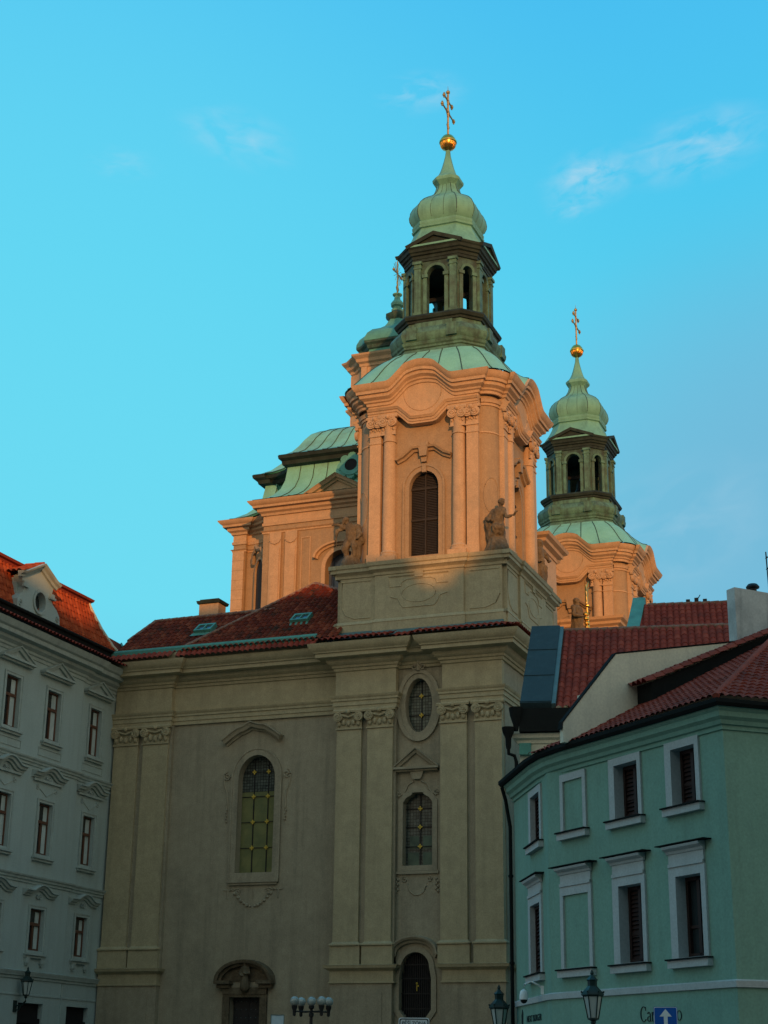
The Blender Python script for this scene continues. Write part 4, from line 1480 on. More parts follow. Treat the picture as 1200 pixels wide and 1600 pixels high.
cloft(m, [(0.50, 44.78), (0.54, 44.84), (0.62, 44.94), (0.70, 45.02), (0.72, 45.16), (0.66, 45.20), (0.64, 45.26), (0.58, 45.30), (0.46, 45.48), (0.36, 45.72), (0.28, 46.0), (0.20, 46.35), (0.13, 46.7), (0.10, 47.05)], 0.55)
m.build('spire', 'copper_onion', tower, smooth=30)
m = MB()
m.lathe([(0.10, 47.0), (0.14, 47.05), (0.26, 47.14), (0.37, 47.28), (0.40, 47.42), (0.41, 47.46), (0.455, 47.48), (0.455, 47.56), (0.41, 47.58), (0.38, 47.70), (0.27, 47.86), (0.14, 47.94), (0.05, 48.0)], 24, (TX, TY))
for i in range(24):
    t = 2 * math.pi * i / 24
    m.tube([(TX + r * math.cos(t), TY + r * math.sin(t), z) for r, z in ((0.26, 47.14), (0.375, 47.28), (0.41, 47.44))], 0.018, 4)
m.build('gilded_ball', 'gold', tower, smooth=40)
m = MB()


def bar(p, q, r):
    m.tube([p, q], r, 6)
    for e in (p, q):
        m.ball(e, r * 2.1, 7, 5)


bar((TX, TY, 47.9), (TX, TY, 50.55), 0.055)
m.tube([(TX, TY, 50.5), (TX, TY, 50.95)], 0.03, 5, 0.004)
for z, hl in ((50.02, 0.62), (49.32, 0.92)):
    bar((TX, TY - hl, z), (TX, TY + hl, z), 0.045)
    for s in (-1, 1):
        m.ball((TX, TY + s * hl, z + 0.10), 0.06, 6, 4)
        m.ball((TX, TY + s * hl, z - 0.10), 0.06, 6, 4)
        m.tube([(TX, TY + s * hl * 0.35, z + 0.02), (TX, TY + s * hl * 0.16, z + 0.2), (TX, TY, z + 0.34)], 0.022, 5)
        m.tube([(TX, TY + s * hl * 0.35, z - 0.02), (TX, TY + s * hl * 0.16, z - 0.2), (TX, TY, z - 0.34)], 0.022, 5)
for s in (-1, 1):
    m.tube([(TX, TY + s * 0.04, 48.3), (TX, TY + s * 0.2, 48.5), (TX, TY + s * 0.05, 48.72)], 0.025, 5)
m.build('cross', 'gold_dull', tower, smooth=40)

# --- second tower: copies of the first with all its parts
DY = 27.1
t2 = tower.copy()
COL.objects.link(t2)
t2.location = (-0.18, DY, 0)
for chd in list(tower.children):
    c2 = chd.copy()
    COL.objects.link(c2)
    c2.parent = t2

# ================================================================ crossing dome block between the towers
DX, DYC = -31.52, 83.05


def pav(o, z, off=0.0):
    """plan of the dome block: straight faces, concave bays in the corners"""
    wf, af, wsd, asd = 8.42 - o, 4.33 - o * 0.55, 7.3 - o, 6.0 - o * 0.9
    q = [(-af, -wf), (-af, -wf + 1.0)]
    c0, c1 = (-af, -wf + 1.0), (-wsd + 0.75, -asd + 0.25)
    for i in range(1, 9):
        t = math.pi / 2 * i / 9
        q.append((c0[0] + (c1[0] - c0[0]) * (1 - math.cos(t)), c0[1] + (c1[1] - c0[1]) * math.sin(t)))
    q += [c1, (-wsd + 0.75, -asd), (-wsd, -asd)]
    pts = list(q)                                # front-left, going from the front face to the left pier
    fl_ = [(x, y) for x, y in pts]
    fr_ = [(-x, y) for x, y in reversed(pts)]
    bl_ = [(x, -y) for x, y in reversed(pts)]
    br_ = [(-x, -y) for x, y in pts]
    loop = list(reversed(fl_)) + list(reversed(fr_)) + list(reversed(br_)) + list(reversed(bl_))
    return [(DX + x, DYC + y, z) for x, y in loop]


pwin = arch(0.25, 0.92, 22.0, 26.75, 0.92, 12)
m = MB(Matrix.Translation((DX, DYC, 0)))
m.wall(rect(-4.33, 4.33, 18, 30.0), [pwin], -8.42, 0.55)
base = pav(0, 0)
vs0 = [(p[0] - DX, p[1] - DYC) for p in base]
n = len(vs0)
for i in range(n):
    p, q = vs0[i], vs0[(i + 1) % n]
    if abs(p[1] + 8.42) < 1e-3 and abs(q[1] + 8.42) < 1e-3:
        continue
    m.face([(p[0], p[1], 18), (q[0], q[1], 18), (q[0], q[1], 30.0), (p[0], p[1], 30.0)])
dome = m.build('dome_block', 'ochre_wall', church, smooth=40)

m = MB(Matrix.Translation((DX, DYC, 0)))
path = [(p[0], p[1]) for p in vs0]
PCN = [(0, 29.42), (0.06, 29.44), (0.08, 29.58), (0.02, 29.62), (0.02, 29.98), (0.10, 30.0), (0.14, 30.12), (0.28, 30.2), (0.30, 30.34), (0.48, 30.38), (0.50, 30.50), (0.60, 30.56), (0.70, 30.68), (0.72, 30.74), (0, 30.8)]
m.sweep(path, PCN, closed=True)
m.sweep(path, [(0, 28.98), (0.05, 29.0), (0.06, 29.08), (0.14, 29.14), (0, 29.2)], closed=True)
m.build('dome_cornice', 'ochre', dome, smooth=30)
m = MB(Matrix.Translation((DX, DYC, 0)))                       # scored joints on the corner piers
for i in range(12):
    z = 22.3 + i * 0.56
    m.box(-4.335, -3.92, -8.426, -8.4, z, z + 0.022)
    m.box(3.92, 4.335, -8.426, -8.4, z, z + 0.022)
    m.box(-7.29, -6.57, -6.146, -6.0, z, z + 0.022)
    m.box(6.57, 7.29, -6.146, -6.0, z, z + 0.022)
build_split(m, 'pier_joint', 'ochre_wall', dome, 0)
m = MB(Matrix.Translation((DX, DYC, 0)))
for x0, x1 in ((-3.88, -3.2), (-2.96, -2.28), (2.28, 2.96), (3.2, 3.88)):
    m.box(x0, x1, -8.60, -8.42, 22, 28.98)
    m.box(x0 + 0.08, x1 - 0.08, -8.64, -8.60, 22, 28.1)
    m.sweep([(x0, 28.55), (x0 + 0.12, 28.38), (x0 + 0.34, 28.3), (x1 - 0.12, 28.38), (x1, 28.55)], [(0, 0), (0, 0.03), (0.04, 0.03), (0.04, 0)], plane='xz', y0=-8.63, sgn=-1)
for s in (-1, 1):
    x0, x1 = sorted((s * 1.55, s * 2.1))
    m.band(rect(x0, x1, 22.5, 28.6), rect(x0 + 0.05, x1 - 0.05, 22.55, 28.55), -8.45, -8.42)
    x0, x1 = sorted((s * 6.58, s * 7.28))
    m.box(x0, x1, -6.14, -6.0, 22, 28.98)
build_split(m, 'pilaster', 'ochre', dome, 0)
m = MB(Matrix.Translation((DX, DYC, 0)))
m.band(grow(pwin, 0.22), pwin, -8.50, -8.42)
m.sweep([(0.25 + 1.45 * math.cos(math.pi - math.pi * i / 12), 27.3 + 0.75 * math.sin(math.pi * i / 12)) for i in range(13)], [(-0.12, 0), (-0.12, 0.1), (-0.02, 0.14), (0, 0.28), (0.10, 0.30), (0.13, 0)], plane='xz', y0=-8.42, sgn=-1)
pw = m.build('window', 'ochre', dome, smooth=30)
m = MB(Matrix.Translation((DX, DYC, 0)))
for i in range(3):
    m.box(-0.4 + i * 0.65 - 0.02, -0.4 + i * 0.65 + 0.02, -8.0, -7.95, 22, 27.6)
for i in range(5):
    m.box(-0.67, 1.17, -8.0, -7.96, 22.6 + i * 1.0, 22.64 + i * 1.0)
m.prism(pwin, -7.93, -7.9)
m.build('pane', 'glass_blue', dome, smooth=0)
m = MB(Matrix.Translation((DX, DYC, 0)))                       # gable over the middle bay
m.prism([(-1.85, 30.7), (1.9, 30.7), (0.02, 31.68)], -8.62, -7.2)
m.sweep([(-2.2, 30.62), (-1.8, 30.76), (0.02, 31.78), (1.85, 30.76), (2.25, 30.62)], [(-0.26, 0), (-0.26, 0.14), (-0.16, 0.18), (-0.14, 0.34), (-0.03, 0.42), (0.02, 0.5), (0.05, -0.8)], plane='xz', y0=-8.60, sgn=-1)
m.build('gable', 'ochre', dome, smooth=30)
m = MB()                                                        # niches in the concave bays
for s in (-1, 1):
    ang = R_(-45) if s < 0 else R_(45)
    m.M = Matrix.Translation((DX + s * 5.25, DYC - 6.62, 0)) @ Matrix.Rotation(ang, 4, 'Z')
    a = arch(0, 0.6, 23.5, 27.6, 0.6, 10)
    m.band(grow(a, 0.16), a, -0.16, 0.1)
    m.tube([(-0.9, -0.15, 28.2), (-0.6, -0.25, 28.65), (-0.2, -0.3, 28.7), (0.0, -0.32, 28.95), (0.2, -0.3, 28.7), (0.6, -0.25, 28.65), (0.9, -0.15, 28.2)], 0.13, 6)
build_split(m, 'niche_surround', 'ochre_wall', dome, 30)
m = MB()
for s in (-1, 1):
    ang = R_(-45) if s < 0 else R_(45)
    m.M = Matrix.Translation((DX + s * 5.25, DYC - 6.62, 0)) @ Matrix.Rotation(ang, 4, 'Z')
    m.prism(arch(0, 0.6, 23.5, 27.6, 0.6, 10), -0.05, 0.0)
build_split(m, 'niche_pane', 'louver', dome, 0)

PR = [(-0.74, 30.76), (-0.45, 30.84), (0.0, 31.05), (0.5, 31.4), (0.9, 31.85), (1.15, 32.4), (1.25, 33.0), (1.28, 33.3)]
m = MB()
prings = [pav(o, z) for o, z in PR]
m.loft(prings)
rf = m.build('dome_roof', 'copper', dome, smooth=45)
UP = [(1.2, 33.2), (0.95, 33.25), (0.9, 33.45), (0.7, 33.55), (0.66, 33.72), (0.72, 33.76)]
m = MB()
m.loft([pav(o, z) for o, z in UP])
m.build('upper_cornice', 'copper_black', dome, smooth=30)
UB = [(0.70, 33.77), (1.05, 33.9), (1.5, 34.2), (1.9, 34.65), (2.25, 35.15), (2.65, 35.6), (3.2, 35.95), (4.0, 36.3), (4.9, 36.6)]
m = MB()
urings = [pav(o, z) for o, z in UB]
m.loft(urings, cap1=True)
m.build('upper_roof', 'copper', dome, smooth=45)
m = MB()
n = len(prings[0])
fr = [i for i, p in enumerate(prings[0]) if abs(p[1] - (DYC - 8.42 - 0.74)) < 1e-3]
i0, i1 = fr[0], fr[-1]
for rr in (prings, urings):
    for i in range(n):
        if i % 4 == 1:
            m.tube([Vector(r[i]) + Vector((0, 0, 0.01)) for r in rr], 0.03, 4)
    for t in [j / 9 for j in range(1, 9)]:
        m.tube([Vector(r[i0]).lerp(Vector(r[i1]), t) + Vector((0, -0.01, 0.01)) for r in rr], 0.026, 4)
build_split(m, 'standing_seam', 'seam', dome, 0)
m = MB(Matrix.Translation((DX + 0.35, DYC - 7.25, 32.62)) @ Matrix.Rotation(R_(-8), 4, 'X'))   # flower shaped roof light
for i in range(8):
    t = 2 * math.pi * i / 8
    m.prism([(0.58 * math.cos(t) + 0.24 * math.cos(q * math.pi / 5), 0.58 * math.sin(t) + 0.24 * math.sin(q * math.pi / 5)) for q in range(10)], -0.42, 0.25)
m.band([(0.62 * math.cos(q * math.pi / 10), 0.62 * math.sin(q * math.pi / 10)) for q in range(20)], [(0.36 * math.cos(q * math.pi / 10), 0.36 * math.sin(q * math.pi / 10)) for q in range(20)], -0.47, 0.2)
m.build('flower_roof_light', 'teal', dome, smooth=30)
m = MB(Matrix.Translation((DX + 0.35, DYC - 7.25, 32.62)) @ Matrix.Rotation(R_(-8), 4, 'X'))
m.prism([(0.36 * math.cos(q * math.pi / 10), 0.36 * math.sin(q * math.pi / 10)) for q in range(20)], -0.44, -0.43)
m.build('roof_light_opening', 'void', dome, smooth=0)


def dl(w, a, z):
    """lantern plan: chamfered square with scooped corners"""
    pts = []
    for k in range(4):
        c, s = math.cos(k * math.pi / 2), math.sin(k * math.pi / 2)
        seg = [(-a, -w), (a, -w), (a + (w - a) * 0.12, -w + (w - a) * 0.35), (w - (w - a) * 0.35, -a - (w - a) * 0.12)]
        pts += [(DX + x * c - y * s, DYC + x * s + y * c, z) for x, y in seg]
    return pts


m = MB()
m.loft([dl(2.3, 1.36, 35.5), dl(2.3, 1.36, 41.1)])
for z, e in ((37.1, 0.1), (38.3, 0.3)):
    m.loft([dl(2.3, 1.36, z), dl(2.3 + e * 0.3, 1.36 + e * 0.2, z + 0.05), dl(2.3 + e, 1.36 + e * 0.7, z + 0.25), dl(2.3 + e, 1.36 + e * 0.7, z + 0.36), dl(2.3, 1.36, z + 0.42)])
for k in range(4):
    m.M = Matrix.Translation((DX, DYC, 0)) @ Matrix.Rotation(k * math.pi / 2, 4, 'Z')
    a = arch(0, 0.5, 38.0, 39.7, 0.5, 10)
    m.band(rect(-0.85, 0.85, 37.9, 40.4), rect(-0.75, 0.75, 38.0, 40.3), -2.36, -2.3)
    m.box(-1.3, -0.95, -2.4, -2.3, 37.4, 40.9)
    m.box(0.95, 1.3, -2.4, -2.3, 37.4, 40.9)
m.M = Matrix.Identity(4)
m.build('dome_lantern', 'ochre', dome, smooth=30)
m = MB()
m.loft([dl(2.3, 1.36, 40.9), dl(2.38, 1.42, 40.95), dl(2.4, 1.44, 41.1), dl(2.55, 1.55, 41.18), dl(2.6, 1.6, 41.35), dl(2.8, 1.75, 41.5), dl(2.84, 1.78, 41.6), dl(2.2, 1.3, 41.66)])
m.build('dome_lantern_cornice', 'ochre', dome, smooth=25)
DR = [(2.45, 1.5, 41.62), (2.1, 1.28, 41.75), (1.86, 1.12, 42.0), (1.78, 1.06, 42.28)]
m = MB()
m.loft([dl(*c) for c in DR])
m.loft([dl(*c) for c in [(2.02, 1.2, 42.66), (2.12, 1.28, 42.74), (2.1, 1.26, 42.95), (1.95, 1.16, 43.3), (1.6, 0.96, 43.66), (1.1, 0.66, 43.92), (0.75, 0.45, 44.2), (0.52, 0.32, 44.55), (0.44, 0.27, 44.75)]])
m.build('dome_lantern_roof', 'teal', dome, smooth=40)
m = MB()
m.loft([dl(*c) for c in [(1.78, 1.06, 42.26), (1.9, 1.12, 42.32), (1.96, 1.16, 42.5), (2.1, 1.26, 42.6), (2.12, 1.28, 42.7)]])
m.lathe([(0.44, 44.7), (0.5, 44.78), (0.68, 44.95), (0.74, 45.1), (0.6, 45.16), (0.4, 45.26), (0.34, 45.4)], 8, (DX, DYC))
m.build('dome_lantern_eave', 'copper_dark', dome, smooth=25)
m = MB()
m.lathe([(0.34, 45.38), (0.36, 45.5), (0.24, 45.56), (0.26, 45.66), (0.38, 45.74), (0.40, 45.9), (0.30, 46.06), (0.2, 46.18), (0.17, 46.4), (0.28, 46.48), (0.3, 46.54), (0.1, 46.6)], 12, (DX, DYC))
m.build('dome_finial', 'copper_onion', dome, smooth=35)
m = MB()
m.tube([(DX, DYC, 46.5), (DX, DYC, 48.85)], 0.05, 6, 0.03)
bar((DX, DYC - 0.65, 47.95), (DX, DYC + 0.65, 47.95), 0.045)
for i in range(8):
    t = math.pi * i / 8 + 0.2
    m.tube([(DX, DYC - 0.75 * math.cos(t), 47.95 - 0.75 * math.sin(t)), (DX, DYC + 0.75 * math.cos(t), 47.95 + 0.75 * math.sin(t))], 0.016, 4)
for s in (-1, 1):
    m.tube([(DX, DYC + s * 0.05, 46.7), (DX, DYC + s * 0.22, 46.95), (DX, DYC + s * 0.05, 47.2)], 0.03, 5)
m.build('ray_cross', 'gold_dull', dome, smooth=40)

# --- central part of the south front between the towers
m = MB()
m.box(-27.0, -20.25, 73.6, 76.4, 19.6, 26.4)
m.box(-27.0, -20.25, 89.7, 92.4, 19.6, 26.4)
m.box(-27.0, -20.9, 76.41, 89.69, 19.6, 23.4)
att = m.build('attic', 'ochre', church, smooth=0)
m = MB()
AC = [(0, 26.3), (0.06, 26.32), (0.08, 26.5), (0.3, 26.6), (0.32, 26.75), (0.5, 26.85), (0.56, 27.0), (-0.2, 27.08)]
m.sweep([(-26.9, 73.7), (-20.25, 73.7), (-20.25, 76.4), (-26.9, 76.4)], AC)
m.sweep([(-26.9, 89.7), (-20.25, 89.7), (-20.25, 92.4), (-26.9, 92.4)], AC)
m.sweep([(-20.9, 76.42), (-20.9, 89.68)], [(0, 22.9), (0.1, 22.95), (0.3, 23.1), (0.35, 23.35), (-0.3, 23.45)])
m.box(-26.8, -20.4, 73.85, 76.25, 26.4, 27.04)
m.box(-26.8, -20.4, 89.85, 92.25, 26.4, 27.04)
m.build('attic_cornice', 'ochre', att, smooth=20)


# ================================================================ statues
def blob(parts, voxel=0.055, folds=0.03, seed=0, loc=(0, 0, 0), rot=0.0, scale=1.0):
    """continuous figure grown from tapered limbs, fused into one skin"""
    bm = bmesh.new()
    for p in parts:
        a, b, ra, rb = Vector(p[0]), Vector(p[1]), p[2], p[3]
        d = b - a
        L = max(d.length, 1e-4)
        k = 9
        q = d.to_track_quat('Z', 'Y') if d.length > 1e-5 else Matrix.Identity(3).to_quaternion()
        rings = []
        prof = [(ra * math.sin(t), -ra * math.cos(t)) for t in [math.pi / 2 * i / 4 for i in range(5)]] + \
               [(rb * math.cos(t), L + rb * math.sin(t)) for t in [math.pi / 2 * i / 4 for i in range(5)]]
        for r, h in prof:
            ring = []
            for i in range(k):
                t = 2 * math.pi * i / k
                v = q @ Vector((max(r, 0.002) * math.cos(t), max(r, 0.002) * math.sin(t), h)) + a
                ring.append(bm.verts.new(v))
            rings.append(ring)
        for r0, r1 in zip(rings, rings[1:]):
            for i in range(k):
                bm.faces.new((r0[i], r0[(i + 1) % k], r1[(i + 1) % k], r1[i]))
        bm.faces.new(list(reversed(rings[0])))
        bm.faces.new(rings[-1])
    bmesh.ops.recalc_face_normals(bm, faces=bm.faces[:])
    me = bpy.data.meshes.new('figure')
    bm.to_mesh(me)
    bm.free()
    ob = bpy.data.objects.new('figure', me)
    COL.objects.link(ob)
    rm = ob.modifiers.new('skin', 'REMESH')
    rm.mode = 'VOXEL'
    rm.voxel_size = voxel
    sm = ob.modifiers.new('smooth', 'SMOOTH')
    sm.factor = 0.5
    sm.iterations = 1
    out = bpy.data.meshes.new_from_object(ob.evaluated_get(bpy.context.evaluated_depsgraph_get()))
    bpy.data.objects.remove(ob)
    bpy.data.meshes.remove(me)
    for v in out.vertices:                                   # carved drapery folds
        c = v.co
        n1 = noise.noise(Vector((c.x * 6 + seed, c.y * 6, c.z * 1.5)))
        nz = (abs(n1) * 2.4 - 0.7) * folds + noise.noise(Vector((c.x * 16, c.y * 16 + seed, c.z * 8))) * folds * 0.4
        fall = 1.0 if c.z < 1.85 else 0.2
        v.co = c + v.normal * nz * fall
    out.transform(Matrix.Translation(loc) @ Matrix.Rotation(rot, 4, 'Z') @ Matrix.Scale(scale, 4))
    for p in out.polygons:
        p.use_smooth = True
    return out


def head(c, f, r=0.145):
    """skull, face, nose, brow, beard and hair in the direction f"""
    c, f = Vector(c), Vector(f).normalized()
    u = Vector((0, 0, 1))
    s = f.cross(u).normalized()
    return [(c + u * 0.03, c - u * 0.05 + f * 0.03, r, r * 0.78), (c + f * r * 0.95 + u * 0.02, c + f * r * 1.1 - u * 0.03, 0.02, 0.03),
            (c + f * r * 0.85 + u * 0.055 - s * 0.06, c + f * r * 0.85 + u * 0.055 + s * 0.06, 0.025, 0.025),
            (c + f * r * 0.75 - u * 0.12, c + f * r * 0.8 - u * 0.19, 0.06, 0.035), (c - f * 0.06 + u * 0.03, c - f * 0.09 - u * 0.1, r * 0.95, r * 0.6),
            (c + s * r * 0.95, c + s * r * 0.95 - u * 0.04, 0.03, 0.025), (c - s * r * 0.95, c - s * r * 0.95 - u * 0.04, 0.03, 0.025)]


def arm(sh, el, wr, tip, ra=0.12, rb=0.085, rc=0.06):
    sh, el, wr, tip = map(Vector, (sh, el, wr, tip))
    d = (tip - wr)
    s = d.cross(Vector((0, 0, 1)))
    s = s.normalized() if s.length > 1e-4 else Vector((1, 0, 0))
    out = [(sh, el, ra, rb), (el, wr, rb, rc), (wr, wr + d * 0.45, 0.06, 0.055)]
    for i, l in enumerate((0.85, 1.0, 0.95, 0.75)):
        o = s * (i - 1.5) * 0.034
        out.append((wr + d * 0.4 + o, wr + d * l + o * 1.3, 0.024, 0.018))
    out.append((wr + d * 0.2 + s * 0.05, wr + d * 0.55 + s * 0.11, 0.024, 0.018))
    return out


def rock(z1, r0, r1, n=7, seed=1):
    q = random.Random(seed)
    out = [((0, 0, 0.12), (0, 0, z1 * 0.6), r0, r1)]
    for i in range(n):
        t = 2 * math.pi * i / n
        out.append(((r0 * 0.7 * math.cos(t), r0 * 0.7 * math.sin(t), 0.1), (r1 * 0.7 * math.cos(t), r1 * 0.7 * math.sin(t), z1 * q.uniform(0.5, 0.9)), q.uniform(0.16, 0.28), q.uniform(0.1, 0.2)))
    return out


def statue(name, parts, label, loc, rot=0.0, scale=1.0, material='stone_dark', group=None, voxel=0.034, folds=0.04, seed=0):
    me = blob(parts, voxel, folds, seed, (0, 0, 0), rot, scale)
    me.materials.append(M[material])
    o = bpy.data.objects.new(name, me)
    COL.objects.link(o)
    o.location = loc
    BASE[o.name] = Vector((0, 0, 0))
    tag(o, label, 'statue', group)
    return o


GP = 'stone figures on the church parapets'
p = rock(0.5, 0.42, 0.34, seed=2)
p += [((0.14, -0.05, 0.5), (0.20, -0.14, 1.0), 0.13, 0.15), ((0.20, -0.14, 1.0), (0.10, 0, 1.45), 0.16, 0.20), ((-0.2, 0.02, 0.5), (-0.28, -0.12, 0.95), 0.13, 0.17), ((-0.28, -0.12, 0.95), (-0.08, 0, 1.45), 0.18, 0.2),
      ((0.32, 0.1, 0.55), (0.30, 0.08, 1.4), 0.14, 0.22), ((0, 0, 1.4), (-0.02, -0.05, 1.85), 0.28, 0.25), ((0.0, -0.03, 1.7), (-0.06, -0.08, 2.02), 0.27, 0.2),
      ((0.26, 0.06, 1.95), (0.40, 0.12, 1.35), 0.22, 0.2), ((-0.28, -0.05, 1.98), (0.2, -0.02, 1.98), 0.15, 0.17), ((-0.14, -0.1, 2.05), (-0.22, -0.14, 2.22), 0.08, 0.08)]
p += head((-0.26, -0.16, 2.33), (-0.7, -0.6, -0.25))
p += arm((-0.3, -0.06, 1.98), (-0.62, -0.28, 1.82), (-0.62, -0.34, 1.5), (-0.66, -0.36, 1.3))
p += arm((-0.24, -0.14, 1.9), (-0.5, -0.3, 2.08), (-0.66, -0.36, 2.12), (-0.86, -0.4, 2.06), 0.1, 0.07, 0.05)
p += arm((0.28, 0.0, 1.95), (0.52, -0.1, 1.62), (0.42, -0.22, 1.4), (0.3, -0.28, 1.3))
p += [((-0.62, -0.34, 1.9), (-0.6, -0.34, 1.0), 0.02, 0.02)]
statue('statue', p, 'brown sandstone saint stooping to the left with bent arms on left parapet corner', (TX - 3.55, TY - 3.5, 23.68), 0.0, 1.0, group=GP, seed=3)
p = rock(0.85, 0.50, 0.30, seed=5)
p += [((-0.12, 0, 0.7), (0.06, -0.22, 1.12), 0.17, 0.2), ((0.06, -0.22, 1.12), (-0.02, 0.05, 1.3), 0.2, 0.23), ((0.2, 0.02, 0.75), (0.28, -0.2, 1.1), 0.14, 0.17), ((-0.28, 0.06, 0.75), (-0.34, 0.0, 1.35), 0.16, 0.2),
      ((0, 0.02, 1.3), (0.1, -0.05, 1.8), 0.28, 0.26), ((-0.12, 0.05, 1.9), (0.3, -0.06, 1.92), 0.18, 0.16), ((-0.25, 0.1, 1.75), (-0.34, 0.05, 1.3), 0.17, 0.16), ((0.16, -0.06, 1.98), (0.24, -0.1, 2.16), 0.085, 0.08)]
p += [((-0.22, 0.08, 0.8), (-0.12, 0.08, 1.7), 0.3, 0.24), ((0.1, 0.1, 0.7), (0.1, 0.05, 1.3), 0.26, 0.24)]
p += head((0.27, -0.12, 2.29), (0.75, -0.6, 0.15))
p += arm((0.32, -0.08, 1.9), (0.52, -0.22, 1.55), (0.82, -0.3, 1.56), (1.02, -0.32, 1.74), 0.11, 0.08, 0.05)
p += arm((-0.16, 0, 1.88), (-0.4, -0.15, 1.58), (-0.22, -0.32, 1.42), (-0.05, -0.36, 1.42))
statue('statue', p, 'brown sandstone saint leaning forward with one arm held out, on right front parapet corner', (TX + 3.45, TY - 3.45, 23.68), 0.0, 1.05, group=GP, seed=11)
p = rock(0.45, 0.40, 0.34, seed=9)
p += [((0.0, 0, 0.4), (0, 0, 1.4), 0.36, 0.26), ((0.2, -0.1, 0.5), (0.15, -0.12, 1.2), 0.16, 0.18), ((0, 0, 1.4), (0, 0, 1.95), 0.28, 0.24), ((-0.26, 0, 2.0), (0.26, 0, 2.0), 0.15, 0.15), ((0, 0, 2.05), (0.02, -0.05, 2.25), 0.08, 0.08)]
p += head((0.03, -0.06, 2.38), (0.9, -0.3, 0))
p += arm((0.3, 0, 1.98), (0.5, -0.15, 1.6), (0.3, -0.34, 1.5), (0.12, -0.38, 1.55))
p += arm((-0.3, 0, 1.98), (-0.45, -0.1, 1.6), (-0.3, -0.3, 1.4), (-0.15, -0.35, 1.4))
statue('statue', p, 'brown sandstone robed figure half hidden at the rear parapet corner of the near tower', (TX + 3.5, TY + 3.3, 23.68), R_(60), 1.1, group=GP, seed=21)
# bishop with a gilded staff on the middle of the south front
p = [((0, 0, 0.0), (0, 0, 0.3), 0.5, 0.46), ((0, 0, 0.3), (0, 0, 1.5), 0.46, 0.28), ((0.15, 0.1, 0.2), (0.1, 0.05, 1.4), 0.26, 0.2), ((0, 0, 1.5), (0, 0, 2.05), 0.30, 0.27), ((-0.3, 0, 2.12), (0.3, 0, 2.12), 0.16, 0.16), ((0, 0, 2.2), (0, 0, 2.38), 0.09, 0.09)]
p += head((0, 0, 2.52), (0, -1, 0))
p += arm((0.32, 0, 2.1), (0.58, -0.12, 1.75), (0.55, -0.35, 1.95), (0.52, -0.45, 2.1))
p += arm((-0.32, 0, 2.1), (-0.5, -0.15, 1.7), (-0.25, -0.38, 1.65), (-0.05, -0.42, 1.7))
SX, SY, SZ = -20.95, 83.2, 23.45
bishop = statue('statue', p, 'robed figure before the far tower holding a tall gilded staff with gold rays', (SX, SY, SZ), R_(75), 1.12, group=None, seed=31)
BASE[bishop.name] = Vector((SX, SY, SZ))
m = MB()
m.tube([(SX + 0.55, SY + 0.35, SZ + 0.3), (SX + 0.44, SY + 0.32, SZ + 3.8)], 0.085, 6, 0.05)
m.ball((SX + 0.50, SY + 0.33, SZ + 2.6), 0.12, 8, 6)
for i in range(9):
    t = -0.5 + 0.125 * i
    c = Vector((SX + 0.46, SY + 0.33, SZ + 2.3 + i * 0.16))
    m.tube([c, c + Vector((0.05, -0.42 * (1 if i % 2 else -1), 0.5))], 0.045, 5, 0.012)
for i in range(7):
    m.ball((SX + 0.55 - 0.02 * i, SY + 0.3 - 0.05 * (i % 2), SZ + 0.6 + 0.25 * i), 0.15, 7, 5)
m.build('gilded_staff', 'gold', bishop, smooth=40)
# small figure over the side door
p = [((0, 0, 0), (0, 0, 0.5), 0.24, 0.17), ((0, 0, 0.5), (0, 0, 0.85), 0.18, 0.16), ((-0.15, 0, 0.86), (0.15, 0, 0.86), 0.09, 0.09), ((0, 0, 0.9), (0, -0.02, 1.0), 0.05, 0.05)] + \
    [(Vector(a_), Vector(b_), ra * 0.75, rb * 0.75) for a_, b_, ra, rb in head((0, -0.03, 1.08), (0, -1, 0), 0.11)]
p += arm((0.17, 0, 0.85), (0.26, -0.08, 0.62), (0.1, -0.2, 0.6), (0.0, -0.22, 0.64), 0.07, 0.05, 0.04)
p += arm((-0.17, 0, 0.85), (-0.26, -0.08, 0.62), (-0.12, -0.2, 0.52), (0.0, -0.22, 0.5), 0.07, 0.05, 0.04)
statue('statue', p, 'small dark stone figure standing under the curved pediment of the side door', (-31.52, YW - 0.26, 5.2), 0.0, 0.92, seed=41, voxel=0.03, folds=0.015)

# ================================================================ pale grey corner house on the left
GX = -38.7
GF = frame_at(GX, 0, math.pi / 2)
grey = thing('grey_townhouse', 'pale grey stuccoed house at left with bright orange mansard roof and gabled dormer', 'house', (GX - 4, 56, 0))
cols = [(63.78, 0.49), (60.06, 0.53), (56.86, 0.53), (53.5, 0.53), (50.1, 0.53), (46.7, 0.53)]
STEP = 62.45
rows3 = [(15.27, 17.42), (10.37, 12.53), (6.43, 8.12)]
m = MB(GF)
H1, H2 = [], []
for u, hw in cols:
    for z0, z1 in rows3:
        (H2 if u > STEP else H1).append(rect(u - hw, u + hw, z0, z1))
gr = [(59.2, 61.07), (55.6, 57.2), (52.3, 54.4)]
for a, b in gr:
    H1.append(rect(a, b, 0.0, 4.34))
H2.append(rect(63.1, 64.9, 0.0, 4.34))
m.wall(rect(44.5, STEP, 0, 19.2), H1, 0.0, 0.28)
m.wall(rect(STEP, 66.6, 0, 19.2), H2, 0.10, 0.28)
m.face([(STEP, 0, 0), (STEP, 0.1, 0), (STEP, 0.1, 19.2), (STEP, 0, 19.2)])
m.box(44.5, 44.8, 0.01, 9.0, 0, 19.2)
m.box(44.81, 66.6, 8.7, 9.0, 0, 19.2)
m.build('wall', 'grey_wall', grey, smooth=0)
m = MB(GF)
